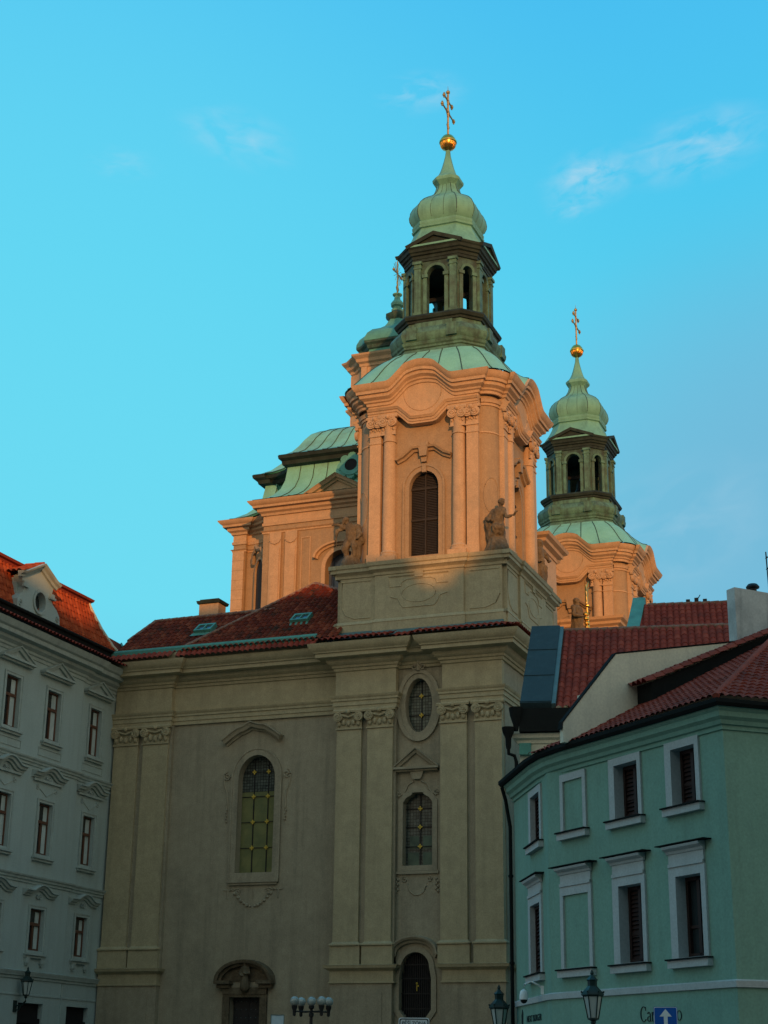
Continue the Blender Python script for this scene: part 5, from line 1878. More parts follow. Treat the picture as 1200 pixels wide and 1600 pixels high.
for z0, prof in ((13.95, 1.0), (9.10, 1.0), (5.26, 0.85)):
    pr = [(0, z0), (0.05, z0 + 0.01), (0.06, z0 + 0.10), (0.12, z0 + 0.13), (0.14, z0 + 0.2), (0.20 * prof, z0 + 0.25), (0.22 * prof, z0 + 0.31), (0, z0 + 0.36)]
    m.sweep([(44.5, 0), (STEP, 0), (STEP, 0.1), (66.4, 0.1)], pr)
m.sweep([(44.5, 0), (STEP, 0), (STEP, 0.1), (66.4, 0.1)], [(0, 4.62), (0.03, 4.62), (0.03, 4.68), (0, 4.69)])
m.build('string_course', 'grey_trim', grey, smooth=25)
m = MB(GF)
m.sweep([(44.5, 0), (STEP, 0), (STEP, 0.1), (66.7, 0.1)], [(0, 18.42), (0.05, 18.44), (0.06, 18.56), (0.12, 18.6), (0.14, 18.7), (0.30, 18.80), (0.33, 18.92), (0.58, 18.97), (0.60, 19.14), (0.70, 19.2), (0.80, 19.36), (0.83, 19.44), (0, 19.5)])
m.build('cornice', 'grey_trim', grey, smooth=25)


def house_window(parent, F, u, hw, z0, z1, y, wood, style, wide=0.16):
    m = MB(F)
    yi = y + 0.14
    for a, b, c, d in ((u - hw, u - hw + 0.07, z0, z1), (u + hw - 0.07, u + hw, z0, z1)):
        m.box(a, b, yi, yi + 0.10, c, d)
    m.box(u - hw + 0.07, u + hw - 0.07, yi, yi + 0.10, z0, z0 + 0.08)
    m.box(u - hw + 0.07, u + hw - 0.07, yi, yi + 0.10, z1 - 0.07, z1)
    zt = z0 + (z1 - z0) * 0.64
    m.box(u - hw + 0.07, u + hw - 0.07, yi - 0.03, yi + 0.09, zt - 0.06, zt + 0.06)
    m.box(u - 0.045, u + 0.045, yi - 0.01, yi + 0.08, z0 + 0.08, zt - 0.06)
    w = m.build('window', wood, parent, smooth=0)
    m = MB(F)
    m.box(u - hw + 0.02, u + hw - 0.02, yi + 0.055, yi + 0.07, z0 + 0.02, z1 - 0.02)
    m.build('pane', 'glass', w, smooth=0)
    m = MB(F)
    q = random.Random(int(u * 10 + z0 * 7))
    for s in (-1, 1):                                           # curtains just inside the glass
        if s < 0 and q.random() < 0.35:
            continue
        wv = hw * q.uniform(0.5, 0.72)
        x0 = u + s * (hw - 0.08)
        pts = [(x0 - s * wv * i / 10, yi + 0.040 + 0.008 * math.sin(i * 2.1)) for i in range(11)]
        rr = [[m.v((a, b, z)) for a, b in pts] for z in (z0 + 0.1, z1 - 0.1)]
        for i in range(10):
            m.bm.faces.new((rr[0][i], rr[0][i + 1], rr[1][i + 1], rr[1][i]))
    if len(m.bm.verts):
        m.build('curtain', 'curtain', w, smooth=40)
    m = MB(F)
    lp = rect(u - hw, u + hw, z0, z1)
    m.band(grow(lp, wide), lp, y - 0.045, y)
    m.band(grow(lp, wide), grow(lp, wide - 0.05), y - 0.07, y - 0.04)
    m.box(u - hw - 0.27, u + hw + 0.27, y - 0.20, y, z0 - 0.20, z0 - 0.13)
    m.box(u - hw - 0.22, u + hw + 0.22, y - 0.12, y, z0 - 0.30, z0 - 0.20)
    hood_w = hw + 0.72
    if style == 0:
        ped_hood(m, u - hood_w, u + hood_w, z1 + 0.62, 0.66, y, 0.17, 0.30)
        m.band(rect(u - hw - 0.4, u + hw + 0.4, z0 - 0.78, z0 - 0.42), rect(u - hw - 0.36, u + hw + 0.36, z0 - 0.74, z0 - 0.46), y - 0.03, y)
    elif style == 1:
        wave_hood(m, u - hood_w, u + hood_w, z1 + 0.98, y, 0.30)
        m.box(u - hood_w + 0.14, u + hood_w - 0.14, y - 0.1, y, z1 + 0.86, z1 + 0.96)
        spiral(m, u - 0.10, z1 + 1.0, y - 0.08, 0.12, 1.2, 1, 0.03)
        spiral(m, u + 0.10, z1 + 1.0, y - 0.08, 0.12, 1.2, -1, 0.03)
        for s in (-1, 1):
            spiral(m, u + s * (hw + 0.2), z1 + 0.62, y - 0.01, 0.13, 1.4, s, 0.025)
            m.tube([(u + s * (hw + 0.28), y - 0.01, z1 + 0.7), (u + s * 0.3, y - 0.01, z1 + 0.45), (u, y - 0.01, z1 + 0.3)], 0.025, 5)
    else:
        wave_hood(m, u - hood_w + 0.05, u + hood_w - 0.05, z1 + 0.5, y, 0.26, [(0.0, 0.0), (0.0, 0.08), (0.07, 0.10), (0.09, 0.18), (0.17, 0.22), (0.19, 0.30), (0.23, 0.30), (0.26, 0.0)])
        spiral(m, u - 0.09, z1 + 0.5, y - 0.06, 0.1, 1.2, 1, 0.025)
        spiral(m, u + 0.09, z1 + 0.5, y - 0.06, 0.1, 1.2, -1, 0.025)
        for s in (-1, 1):
            m.box(u + s * (hw + 0.02) - 0.13, u + s * (hw + 0.02) + 0.13, y - 0.13, y, z0 - 0.52, z0 - 0.30)
            m.box(u + s * (hw + 0.02) - 0.09, u + s * (hw + 0.02) + 0.09, y - 0.09, y, z0 - 0.60, z0 - 0.52)
    m.build('surround', 'grey_trim', w, smooth=25)
    return w


for u, hw in cols[:5]:
    for i, (z0, z1) in enumerate(rows3):
        house_window(grey, GF, u, hw, z0, z1, 0.10 if u > STEP else 0.0, 'redwood', i)
for a, b, y in ((59.2, 61.07, 0.0), (55.6, 57.2, 0.0), (52.3, 54.4, 0.0), (63.1, 64.9, 0.1)):
    m = MB(GF)
    m.box(a, b, y + 0.22, y + 0.27, 0, 4.34)
    m.box(a, b, y + 0.10, y + 0.22, 3.55, 3.75)
    m.box((a + b) / 2 - 0.04, (a + b) / 2 + 0.04, y + 0.16, y + 0.22, 0, 3.55)
    m.build('shop_door', 'void', grey, smooth=0)
m = MB(GF)
m.box(62.38, 62.45, -0.05, 0.0, 0, 5.2)
m.tube([(62.5, 0.04, 18.3), (62.46, 0.04, 14.3)], 0.022, 5)
m.tube([(62.5, 0.04, 13.9), (62.48, 0.04, 9.5)], 0.022, 5)
m.tube([(62.5, 0.04, 9.1), (62.48, 0.04, 5.7)], 0.022, 5)
m.build('conduit', 'grey_trim', grey, smooth=30)
# roof: hanging tile edge, gutter board, mansard slope
m = MB()
m.tiles((GX + 0.98, 44.5, 19.46), (0, 1, 0), (-0.9, 0, 0.42), [(0, 0), (21.9, 0), (21.9, 1.05), (0, 1.05)], dv=0.5)
m.build('eaves_tiles', 'tile_house', grey, smooth=60, recalc=False)
m = MB()
m.box(GX - 0.35, GX - 0.05, 44.5, 66.2, 19.5, 20.42)
m.tube([(GX - 0.02, 44.5, 20.36), (GX - 0.02, 66.3, 20.36)], 0.09, 8)
m.build('gutter', 'darkmetal', grey, smooth=30)
MP = [(-39.05, 20.36, 66.3), (-39.18, 20.75, 65.45), (-39.38, 21.4, 64.65), (-39.58, 22.05, 64.15), (-39.75, 22.60, 63.85)]
m = MB()
for (x0, z0, y0), (x1, z1, y1) in zip(MP, MP[1:]):
    L = math.hypot(x1 - x0, z1 - z0)
    m.tiles((x0, 44.5, z0), (0, 1, 0), (x1 - x0, 0, z1 - z0), [(0, 0), (y0 - 44.5, 0), (y1 - 44.5, L + 0.02), (0, L + 0.02)], dv=0.30)
gro = m.build('mansard_roof', 'tile_grey', grey, smooth=60, recalc=False)
m = MB()
for (x0, z0, y0), (x1, z1, y1) in zip(MP, MP[1:]):                # hip end turned towards the church
    m.face([(x0, y0, z0), (x0 - 1.5, y0 + 0.9, z0 - 0.1), (x1 - 1.5, y1 + 0.9, z1 - 0.1), (x1, y1, z1)])
m.tiles((-39.8, 44.5, 22.62), (0, 1, 0), (-1, 0, 0.15), [(0, 0), (19.3, 0), (19.3, 4), (0, 4)])
m.tiles((-43.7, 44.5, 23.2), (0, 1, 0), (-1, 0, -0.9), [(0, 0), (19.3, 0), (19.3, 4.5), (0, 4.5)])
m.build('rear_roof_slope', 'tile_church', gro, smooth=0)
m = MB()
for (x0, z0, y0), (x1, z1, y1) in zip(MP, MP[1:]):
    ridge_run(m, (x0 + 0.05, y0, z0 + 0.06), (x1 + 0.05, y1, z1 + 0.06), 0.4, 0.09)
m.build('hip_tiles', 'white_wall', gro, smooth=40)
m = MB()
m.sweep([(-39.74, 44.5), (-39.74, 63.9), (-40.8, 64.4)], [(0.0, 22.50), (0.10, 22.52), (0.14, 22.62), (0.24, 22.67), (0.28, 22.77), (0.1, 22.87), (-0.3, 22.93)])
m.build('ridge_moulding', 'tile_house', gro, smooth=30)
# connecting lower roof and copper valley behind the corner
m = MB()
m.face([(-40.0, 66.1, 21.62), (-39.6, 66.95, 21.36), (-38.55, 65.75, 20.32), (-39.0, 66.0, 20.30)])
m.build('valley_roof', 'tile_church', gro, smooth=60, recalc=False)
m = MB()
m.tube([(-38.95, 66.0, 20.33), (-39.4, 66.05, 20.95), (-39.98, 66.1, 21.66)], 0.045, 6)
m.tube([(-38.5, 65.7, 20.33), (-39.0, 66.3, 20.85), (-39.55, 66.9, 21.38)], 0.05, 6)
build_split(m, 'copper_valley', 'teal', gro, 30)
# dormer gable with scrolled sides
DF = frame_at(-38.86, 0, math.pi / 2)
dg = [(56.92, 20.36), (56.86, 20.86), (56.98, 21.05), (57.22, 21.22), (57.28, 21.5), (57.10, 21.72), (57.0, 21.95), (57.6, 22.30), (58.36, 22.68), (59.0, 22.45), (59.6, 22.12), (59.5, 21.85), (59.40, 21.55), (59.58, 21.3), (59.95, 21.12), (60.2, 20.9), (60.32, 20.36)]
ocu = ell(58.55, 21.12, 0.42, 0.44, 20)
m = MB(DF)
m.wall(dg, [ocu], 0.0, 0.30)
m.strip(dg, 0.0, 0.4)
dr = m.build('dormer', 'grey_wall', grey, smooth=25)
m = MB(DF)
m.sweep([(56.72, 22.0), (57.0, 22.06), (58.36, 22.78), (59.35, 22.3), (59.75, 22.16)], [(-0.2, 0), (-0.2, 0.1), (-0.1, 0.14), (-0.06, 0.26), (0.03, 0.32), (0.06, 0)], plane='xz', y0=0.0, sgn=-1)
m.band(grow(ocu, 0.12), ocu, -0.06, 0.0)
for s, u in ((-1, 57.06), (1, 60.05)):
    spiral(m, u, 20.72, -0.02, 0.14, 1.4, s, 0.025)
for s, u in ((-1, 57.3), (1, 59.45)):
    m.box(u - 0.22, u + 0.22, -0.12, 0, 21.46, 21.56)
    m.box(u - 0.16, u + 0.16, -0.08, 0, 21.56, 21.72)
m.build('gable_moulding', 'grey_trim', dr, smooth=30)
m = MB(DF)
m.prism(ocu, 0.28, 0.30)
m.build('oculus_pane', 'glass', dr, smooth=0)
m = MB()
for s in (-1, 1):
    if s < 0:
        m.tiles((-38.68, 56.74, 22.03), (-1, 0, 0), (0, 1.74, 0.78), [(0, 0), (1.5, 0), (1.5, 1.80), (0, 1.80)], dv=0.3)
    else:
        m.tiles((-38.68, 59.78, 22.15), (-1, 0, 0), (0, -1.54, 0.70), [(0, 0), (1.5, 0), (1.5, 1.58), (0, 1.58)], dv=0.3)
ridge_run(m, (-38.66, 58.36, 22.84), (-40.1, 58.36, 22.84), 0.4, 0.08)
m.build('dormer_roof', 'tile_grey', dr, smooth=60, recalc=False)
m = MB(DF)
m.box(57.1, 57.3, 0.30, 1.2, 20.36, 21.9)
m.box(59.3, 59.5, 0.30, 1.2, 20.36, 21.9)
build_split(m, 'dormer_cheek', 'grey_wall', dr, 0)


# ================================================================ mint green corner house on the right
PA, PB, PC_ = Vector((-12.35, 41.65)), Vector((-10.36, 37.76)), Vector((-5.35, 33.08))
PE = PC_ + Vector((0.766, 0.643)) * 9.0
PZ = PA + Vector((0.9, 3.0))
green = thing('corner_house', 'mint green corner house with grey-white window frames at lower right', 'house', (-6.5, 38, 0))


def wframe(p, q):
    d = q - p
    return frame_at(p.x, p.y, math.atan2(d.y, d.x)), d.length


FB, LB = wframe(PB, PC_)
FA, LA_ = wframe(PA, PB)
FE, LE = wframe(PC_, PE)
opB = [(2.92, 3.82, 7.08, 8.27), (5.08, 5.92, 7.08, 8.27), (2.94, 3.81, 3.99, 5.62), (5.06, 5.92, 3.99, 5.62)]
opA = [(2.45, 3.55, 7.1, 8.27), (2.2, 3.38, 4.02, 5.64)]
opE = [(2.0, 2.9, 7.08, 8.27), (5.0, 5.9, 7.08, 8.27), (2.0, 2.9, 3.99, 5.62), (5.0, 5.9, 3.99, 5.62)]
m = MB(FB)
m.wall(rect(0, LB, 0, 8.9), [rect(*o) for o in opB], 0.0, 0.26)
m.M = FA
m.wall(rect(0, LA_, 0, 8.9), [rect(*o) for o in opA], 0.0, 0.16)
m.M = FE
m.wall(rect(0, LE, 0, 8.9), [rect(*o) for o in opE], 0.0, 0.26)
m.M = Matrix.Identity(4)
m.face([(PA.x, PA.y, 0), (PZ.x, PZ.y, 0), (PZ.x, PZ.y, 8.9), (PA.x, PA.y, 8.9)])
m.face([(PE.x, PE.y, 0), (PZ.x, PZ.y, 0), (PZ.x, PZ.y, 8.9), (PE.x, PE.y, 8.9)])
m.build('wall', 'mint', green, smooth=0)
GPATH = [tuple(PZ), tuple(PA), tuple(PB.lerp(PA, 0.12)), tuple(PB.lerp(PC_, 0.08)), tuple(PC_), tuple(PE)]
B1, B2 = PB.lerp(PA, 0.22), PB.lerp(PC_, 0.15)
BM = (B1 + B2 + PB * 2) / 4
RUN = [(PA.x, PA.y, 0.10), (B1.x, B1.y, 0.03), (BM.x, BM.y, 0.02), (B2.x, B2.y, 0.01), (PC_.x, PC_.y, -0.05), (PE.x, PE.y, -0.05)]
m = MB()
m.sweep(RUN, [(0, 8.45), (0.04, 8.46), (0.05, 8.54), (0.10, 8.56), (0.13, 8.64), (0.20, 8.70), (0.22, 8.80), (0.26, 8.84), (0.28, 8.90), (0, 8.95)])
m.build('cornice', 'mint', green, smooth=25)
m = MB()
m.sweep([tuple(PA), tuple(PB), tuple(PC_), tuple(PE)], [(0, 3.34), (0.05, 3.35), (0.06, 3.47), (0, 3.50)])
m.build('band', 'mint_trim', green, smooth=25)
m = MB()
m.sweep([(PA.x + 0.3, PA.y + 1.2, 0.12)] + RUN, [(0.20, 8.93), (0.22, 8.89), (0.34, 8.88), (0.39, 8.94), (0.39, 9.02), (0.16, 9.05)])
m.tube([(PA.x - 0.28, PA.y - 0.16, 8.95), (PA.x - 0.2, PA.y - 0.08, 8.6), (PA.x - 0.09, PA.y - 0.06, 7.9), (PA.x - 0.09, PA.y - 0.06, 0)], 0.05, 8)
for z in (6.6, 4.4, 2.2):
    m.tube([(PA.x - 0.09, PA.y - 0.06, z), (PA.x - 0.09, PA.y - 0.06, z + 0.06)], 0.07, 8)
m.build('gutter', 'darkmetal', green, smooth=30)


def green_window(F, x0, x1, z0, z1, fx0, fx1, lower, blind=False, glass=True, y=0.20):
    m = MB(F)
    m.band([(fx0, z0 - 0.02), (fx1, z0 - 0.02), (fx1, z1 + 0.17), (fx0, z1 + 0.17)], rect(x0, x1, z0, z1), -0.05, 0.0)
    m.box(fx0 - 0.06, fx1 + 0.06, -0.13, 0, z0 - 0.20, z0 - 0.05)
    if not blind:
        m.strip(rect(x0 + 0.004, x1 - 0.004, z0 + 0.004, z1 - 0.004), -0.045, y + 0.01)
    if lower:
        m.box(fx0 + 0.02, fx1 - 0.02, -0.045, 0, z1 + 0.17, z1 + 0.50)
        m.box(fx0 + 0.02, fx1 - 0.02, -0.075, 0, z1 + 0.20, z1 + 0.27)
        m.sweep([(fx0 - 0.02, -0.02), (fx1 + 0.02, -0.02)], [(0, z1 + 0.46), (0.05, z1 + 0.47), (0.07, z1 + 0.52), (0.16, z1 + 0.57), (0.18, z1 + 0.62), (0, z1 + 0.64)])
    s = m.build('window', 'mint_trim', green, smooth=0)
    m = MB(F)
    m.box(fx0 - 0.08, fx1 + 0.08, -0.18, 0, z0 - 0.05, z0 - 0.02)
    if lower:
        m.box(fx0 - 0.22, fx1 + 0.22, -0.22, 0.0, z1 + 0.645, z1 + 0.665)
    build_split(m, 'flashing', 'darkmetal', s, 0)
    if blind:
        return
    m = MB(F)
    for a, b in ((x0, x0 + 0.08), (x1 - 0.08, x1), ((x0 + x1) / 2 - 0.05, (x0 + x1) / 2 + 0.05)):
        m.box(a, b, y, y + 0.08, z0, z1)
    m.box(x0 + 0.08, x1 - 0.08, y, y + 0.08, z0, z0 + 0.09)
    m.box(x0 + 0.08, x1 - 0.08, y, y + 0.08, z1 - 0.08, z1)
    hz = z0 + (z1 - z0) * 0.38
    m.box(x0 + 0.08, x1 - 0.08, y + 0.02, y + 0.07, hz - 0.03, hz + 0.03)
    if not glass:
        for i in range(int((z1 - z0) / 0.09)):
            zz = z0 + 0.1 + i * 0.09
            if zz > z1 - 0.1:
                break
            m.face([(x0 + 0.08, y + 0.02, zz), (x1 - 0.08, y + 0.02, zz), (x1 - 0.08, y + 0.06, zz + 0.075), (x0 + 0.08, y + 0.06, zz + 0.075)])
    m.build('sash', 'brownwood', s, smooth=0)
    m = MB(F)
    m.box(x0 + 0.01, x1 - 0.01, y + 0.07, y + 0.085, z0 + 0.01, z1 - 0.01)
    m.build('pane', 'glass', s, smooth=0)


for (x0, x1, z0, z1), (fx0, fx1), lo, gl in zip(opB, ((2.70, 3.95), (4.86, 6.06), (2.70, 3.95), (4.82, 6.07)), (0, 0, 1, 1), (0, 0, 0, 1)):
    green_window(FB, x0, x1, z0, z1, fx0, fx1, lo, False, gl)
for (x0, x1, z0, z1), (fx0, fx1), lo in zip(opA, ((2.2, 3.75), (1.95, 3.6)), (0, 1)):
    green_window(FA, x0, x1, z0, z1, fx0, fx1, lo, False, False, 0.08)
for (x0, x1, z0, z1), (fx0, fx1), lo in zip(opE, ((1.85, 3.05), (4.85, 6.05)) * 2, (0, 0, 1, 1)):
    green_window(FE, x0, x1, z0, z1, fx0, fx1, lo, False, True)
green_window(FB, 0.76, 1.60, 7.08, 8.24, 0.63, 1.73, 0, True)
green_window(FB, 0.66, 1.72, 4.0, 5.62, 0.53, 1.85, 1, True)

# tiled roof of the green house: slope over the long front, hip at the corner
GN = Vector((0.683, 0.731, 0))
GD = Vector((0.731, -0.683, 0))
RP = R_(28)
EN = Vector((-0.643, 0.766, 0))
ED = Vector((0.766, 0.643, 0))
OV, EZ = 0.34, 9.00
CH = (math.pi - math.acos(GD.dot(ED))) / 2                     # half the corner angle of the eaves
O = Vector((PB.x, PB.y, EZ)) - GN * OV
vv = GN * math.cos(RP) + Vector((0, 0, math.sin(RP)))
LBc = (PC_ - PB).length
ac = LBc + OV / math.tan(CH)                                    # eaves corner along the long front
hb = 6.6 / math.cos(RP)
m = MB()
m.tiles(O, GD, vv, [(1.25, 0.0), (ac, 0.0), (ac - 6.6 / math.tan(CH), hb), (1.25, hb)], du=0.2, dv=0.30, amp=0.05)
m.tiles(O, GD, vv, [(-0.25, -0.02), (1.25, -0.02), (1.25, 0.62), (0.1, 0.3)], du=0.2, dv=0.30, amp=0.05)
O2 = Vector((PC_.x, PC_.y, EZ)) - EN * OV
v2 = EN * math.cos(RP) + Vector((0, 0, math.sin(RP)))
a2 = -OV / math.tan(CH)
m.tiles(O2, ED, v2, [(a2, 0.0), (9.0, 0.0), (9.0, hb), (a2 + 6.6 / math.tan(CH), hb)], du=0.2, dv=0.30, amp=0.05)
groof = m.build('tile_roof', 'tile_green', green, smooth=60, recalc=False)
m = MB()
hp0 = O + GD * (ac - 0.02)
hp1 = O + GD * (ac - 6.6 / math.tan(CH)) + vv * hb
ridge_run(m, hp0 + Vector((0, 0, 0.03)), hp1 + Vector((0, 0, 0.06)), 0.36, 0.075)
m.build('hip_tiles', 'tile_green', groof, smooth=40)
# long shed dormer against the party wall
m = MB()
b0 = O + GD * 1.45 + vv * 2.2
m.face([b0, b0 + vv * 5.6, b0 + vv * 5.6 + Vector((0, 0, 0.1)), b0 + Vector((0, 0, 0.52))])
m.face([b0, b0 + GD * 0.75, b0 + GD * 0.75 + Vector((0, 0, 0.52)), b0 + Vector((0, 0, 0.52))])
m.face([b0 + GD * 0.75, b0 + GD * 0.75 + vv * 5.6, b0 + GD * 0.75 + vv * 5.6 + Vector((0, 0, 0.1)), b0 + GD * 0.75 + Vector((0, 0, 0.52))])
dm = m.build('dormer', 'darkmetal', groof, smooth=0)
m = MB()
sd_ = (vv * 5.6 + Vector((0, 0, -0.42))).normalized()
m.tiles(b0 + Vector((0, 0, 0.55)) - GD * 0.12 - sd_ * 0.25, GD, sd_, [(0, 0), (1.0, 0), (1.0, 5.8), (0, 5.8)], du=0.2, dv=0.30)
m.build('dormer_roof', 'tile_green', groof, smooth=60, recalc=False)


# painted lettering on the green wall
def serif_word(mb, F, word, x, zb, h, tr=0.012):
    """book-face letters drawn from bowls and stems of contrasting weight; h = cap height"""
    mb.M = F
    y0, y1 = -0.014, 0.0
    xh = h * 0.62

    def bowl(cx, cz, rx, rz, t0, t1, th=0.26, tv=0.09):
        k = 18
        o, i_ = [], []
        for j in range(k + 1):
            t = R_(t0 + (t1 - t0) * j / k)
            o.append((cx + rx * math.cos(t), cz + rz * math.sin(t)))
            i_.append((cx + rx * (1 - th * 1.0) * math.cos(t), cz + rz * (1 - tv * 1.0) * math.sin(t)))
        mb.prism(o + i_[::-1], y0, y1)

    def stem(cx, z0, z1, w=0.085, serif=True):
        mb.box(cx - h * w / 2, cx + h * w / 2, y0, y1, z0, z1)
        if serif:
            mb.box(cx - h * 0.10, cx + h * 0.10, y0 - 0.002, y1, z0 - 0.001, z0 + h * 0.028)
    for ch in word:
        if ch == 'C':
            bowl(x + h * 0.40, zb + h * 0.5, h * 0.40, h * 0.52, 48, 318, 0.25, 0.07)
            mb.box(x + h * 0.64, x + h * 0.67, y0, y1, zb + h * 0.72, zb + h * 0.98)
            x += h * 0.80
        elif ch == 'c':
            bowl(x + h * 0.27, zb + xh / 2, h * 0.26, xh * 0.53, 45, 318)
            mb.ball((x + h * 0.43, y0, zb + xh * 0.80), h * 0.045, 6, 4)
            x += h * 0.54
        elif ch == 'o':
            bowl(x + h * 0.29, zb + xh / 2, h * 0.29, xh * 0.53, 0, 360)
            x += h * 0.64
        elif ch == 'i':
            stem(x + h * 0.10, zb, zb + xh)
            mb.ball((x + h * 0.10, y0, zb + h * 0.84), h * 0.055, 7, 5)
            x += h * 0.27
        elif ch == 'r':
            stem(x + h * 0.10, zb, zb + xh)
            bowl(x + h * 0.30, zb + xh * 0.62, h * 0.17, xh * 0.40, 40, 170, 0.4, 0.2)
            x += h * 0.44
        elif ch == 'a':
            stem(x + h * 0.38, zb, zb + xh * 0.75)
            bowl(x + h * 0.22, zb + xh * 0.70, h * 0.19, xh * 0.33, 0, 155, 0.35, 0.2)
            bowl(x + h * 0.22, zb + xh * 0.27, h * 0.20, xh * 0.29, 60, 340, 0.4, 0.18)
            x += h * 0.53
        elif ch == 'p':
            stem(x + h * 0.10, zb - h * 0.30, zb + xh)
            bowl(x + h * 0.30, zb + xh / 2, h * 0.24, xh * 0.53, -160, 160)
            x += h * 0.64
    return x


m = MB()
serif_word(m, FB, 'Carpaccio', 3.55, 2.78, 0.30)
m.build('wall_lettering', 'sign_black', green, smooth=0)
m = MB()
text_mesh(m, 'NEXT BURGER', 0.22, FA @ Matrix.Translation((2.3, -0.012, 3.0)) @ Matrix.Rotation(math.pi / 2, 4, 'X'), 0.004, 1.25)
m.M = FA
m.prism([(0.72, 2.85), (0.86, 2.9), (0.9, 3.18), (0.80, 3.26), (0.70, 3.1)], -0.016, 0)
build_split(m, 'wall_lettering', 'sign_black', green, 0)

# ================================================================ house with the tiled roof and blue sheet-metal parapet
RD = Vector((0.982, 0.19, 0))
RPn = Vector((-0.19, 0.982, 0))
E1 = Vector((-13.88, 51.52, 13.29))
P1 = Vector((-14.83, 56.46, 17.2))
mid = thing('tiled_house', 'off-white house with red tile roof and blue sheet metal parapet beside the church', 'house', (-10, 55, 0))
vr = (P1 - E1).normalized()
Lr = (P1 - E1).length
m = MB()
m.M = Matrix.Translation((E1.x, E1.y, 0)) @ Matrix.Rotation(math.atan2(RD.y, RD.x), 4, 'Z')
m.box(-1.15, 9.0, 0.25, 9.6, 0, 12.5)
m.prism([(-1.15, 12.5), (9, 12.5), (9, 13.0), (-1.15, 13.0)], 0.4, 9.4)
m.sweep([(-1.15, 1.0), (-1.15, 0.25), (9, 0.25)], [(0, 12.12), (0.06, 12.14), (0.08, 12.24), (0.2, 12.3), (0.24, 12.44), (0, 12.46)])
m.build('wall', 'white_wall', mid, smooth=0)
m = MB()
m.M = Matrix.Translation((E1.x, E1.y, 0)) @ Matrix.Rotation(math.atan2(RD.y, RD.x), 4, 'Z')
m.box(-1.12, 9.0, -0.16, 0.45, 12.47, 13.24)
m.lathe([(0.07, 11.9), (0.09, 12.0), (0.1, 12.25), (0.19, 12.45), (0.22, 12.62), (0.05, 12.62)], 10, (-1.48, -0.15))
m.lathe([(0.07, 12.5), (0.1, 12.7), (0.2, 13.0), (0.24, 13.28), (0.05, 13.28)], 10, (-1.22, -0.12))
m.tube([(-1.48, -0.15, 11.95), (-1.48, -0.1, 11.75), (-1.3, -0.02, 11.7), (-1.24, 0.0, 11.5), (-1.24, 0.0, 0)], 0.06, 8)
m.build('box_gutter', 'darkmetal', mid, smooth=30)
m = MB()
m.M = Matrix.Translation((E1.x, E1.y, 0)) @ Matrix.Rotation(math.atan2(RD.y, RD.x), 4, 'Z')
m.box(-1.14, -0.76, 0.0, 0.25, 11.74, 12.12)
m.box(-0.96, -0.94, -0.01, 0.0, 11.76, 12.10)
m.build('copper_box', 'teal', mid, smooth=0)
m = MB()
m.tiles(E1, RD, vr, [(0.08, -0.1), (9.0, -0.1), (9.0, Lr), (0.08, Lr)], du=0.25, dv=0.38, amp=0.10, step=0.018)
v3 = RPn * 0.79 - Vector((0, 0, 0.613))
m.tiles(P1, RD, v3, [(0, 0), (9.0, 0), (9.0, 6.2), (0, 6.2)], du=0.235, dv=0.36)
mr_ = m.build('tile_roof', 'tile_house', mid, smooth=60, recalc=False)
m = MB()
ridge_run(m, P1 + Vector((0, 0, 0.05)), P1 + RD * 9 + Vector((0, 0, 0.05)), 0.34, 0.10)
m.build('ridge_tiles', 'ridge', mr_, smooth=40)
nr = RD.cross(vr).normalized()


def slab(mb, O, u, v, n_, a0, a1, b0, b1, h0, h1):
    c = [O + u * a + v * b + n_ * h for h in (h0, h1) for b in (b0, b1) for a in (a0, a1)]
    vs = [mb.v(p) for p in c]
    for f in ((0, 2, 3, 1), (4, 5, 7, 6), (0, 1, 5, 4), (2, 6, 7, 3), (0, 4, 6, 2), (1, 3, 7, 5)):
        mb.bm.faces.new([vs[i] for i in f])


m = MB()
slab(m, E1, RD, vr, nr, -1.08, -0.04, -0.05, Lr + 0.15, -0.4, 0.22)
for t in (0.0, 2.1, 4.3):
    slab(m, E1, RD, vr, nr, -1.09, -0.03, t, t + 0.03, 0.22, 0.245)
m.build('sheet_metal_parapet', 'lead', mid, smooth=0)
m = MB()
slab(m, E1, RD, vr, nr, -0.035, 0.10, -0.06, Lr + 0.12, 0.0, 0.18)
m.build('verge_flashing', 'flash', mid, smooth=0)

# second house behind it
back = thing('tiled_house', 'rear house with red tile roof and green copper edge before the far tower', 'house', (-8, 68, 0))
Q1 = Vector((-13.45, 65.58, 20.53))
Q0 = Q1 - RPn * 5.2 - Vector((0, 0, 4.2))
vq = (Q1 - Q0).normalized()
Lq = (Q1 - Q0).length
m = MB()
m.M = Matrix.Translation((Q0.x, Q0.y, 0)) @ Matrix.Rotation(math.atan2(RD.y, RD.x), 4, 'Z')
m.box(-0.5, 10, 0.3, 10, 0, 16.2)
m.build('wall', 'white_wall', back, smooth=0)
m = MB()
m.tiles(Q0, RD, vq, [(-0.70, -0.1), (10, -0.1), (10, Lq), (-0.14, Lq)], du=0.25, dv=0.38, amp=0.10, step=0.018)
m.tiles(Q1, RD, (RPn * 0.78 - Vector((0, 0, 0.62))), [(0, 0), (10, 0), (10, 6.4), (0, 6.4)], du=0.235, dv=0.36)
br = m.build('tile_roof', 'tile_house', back, smooth=60, recalc=False)
m = MB()
ridge_run(m, Q1 + Vector((0, 0, 0.05)), Q1 + RD * 10 + Vector((0, 0, 0.05)), 0.36, 0.10)
m.build('ridge_tiles', 'ridge', br, smooth=40)
nq = RD.cross(vq).normalized()
m = MB()
slab(m, Q1, RD, vq + RD * 0.085, nq, -0.66, -0.14, -6.7, 0.72, -0.3, 0.12)
m.build('copper_edge', 'teal', back, smooth=0)
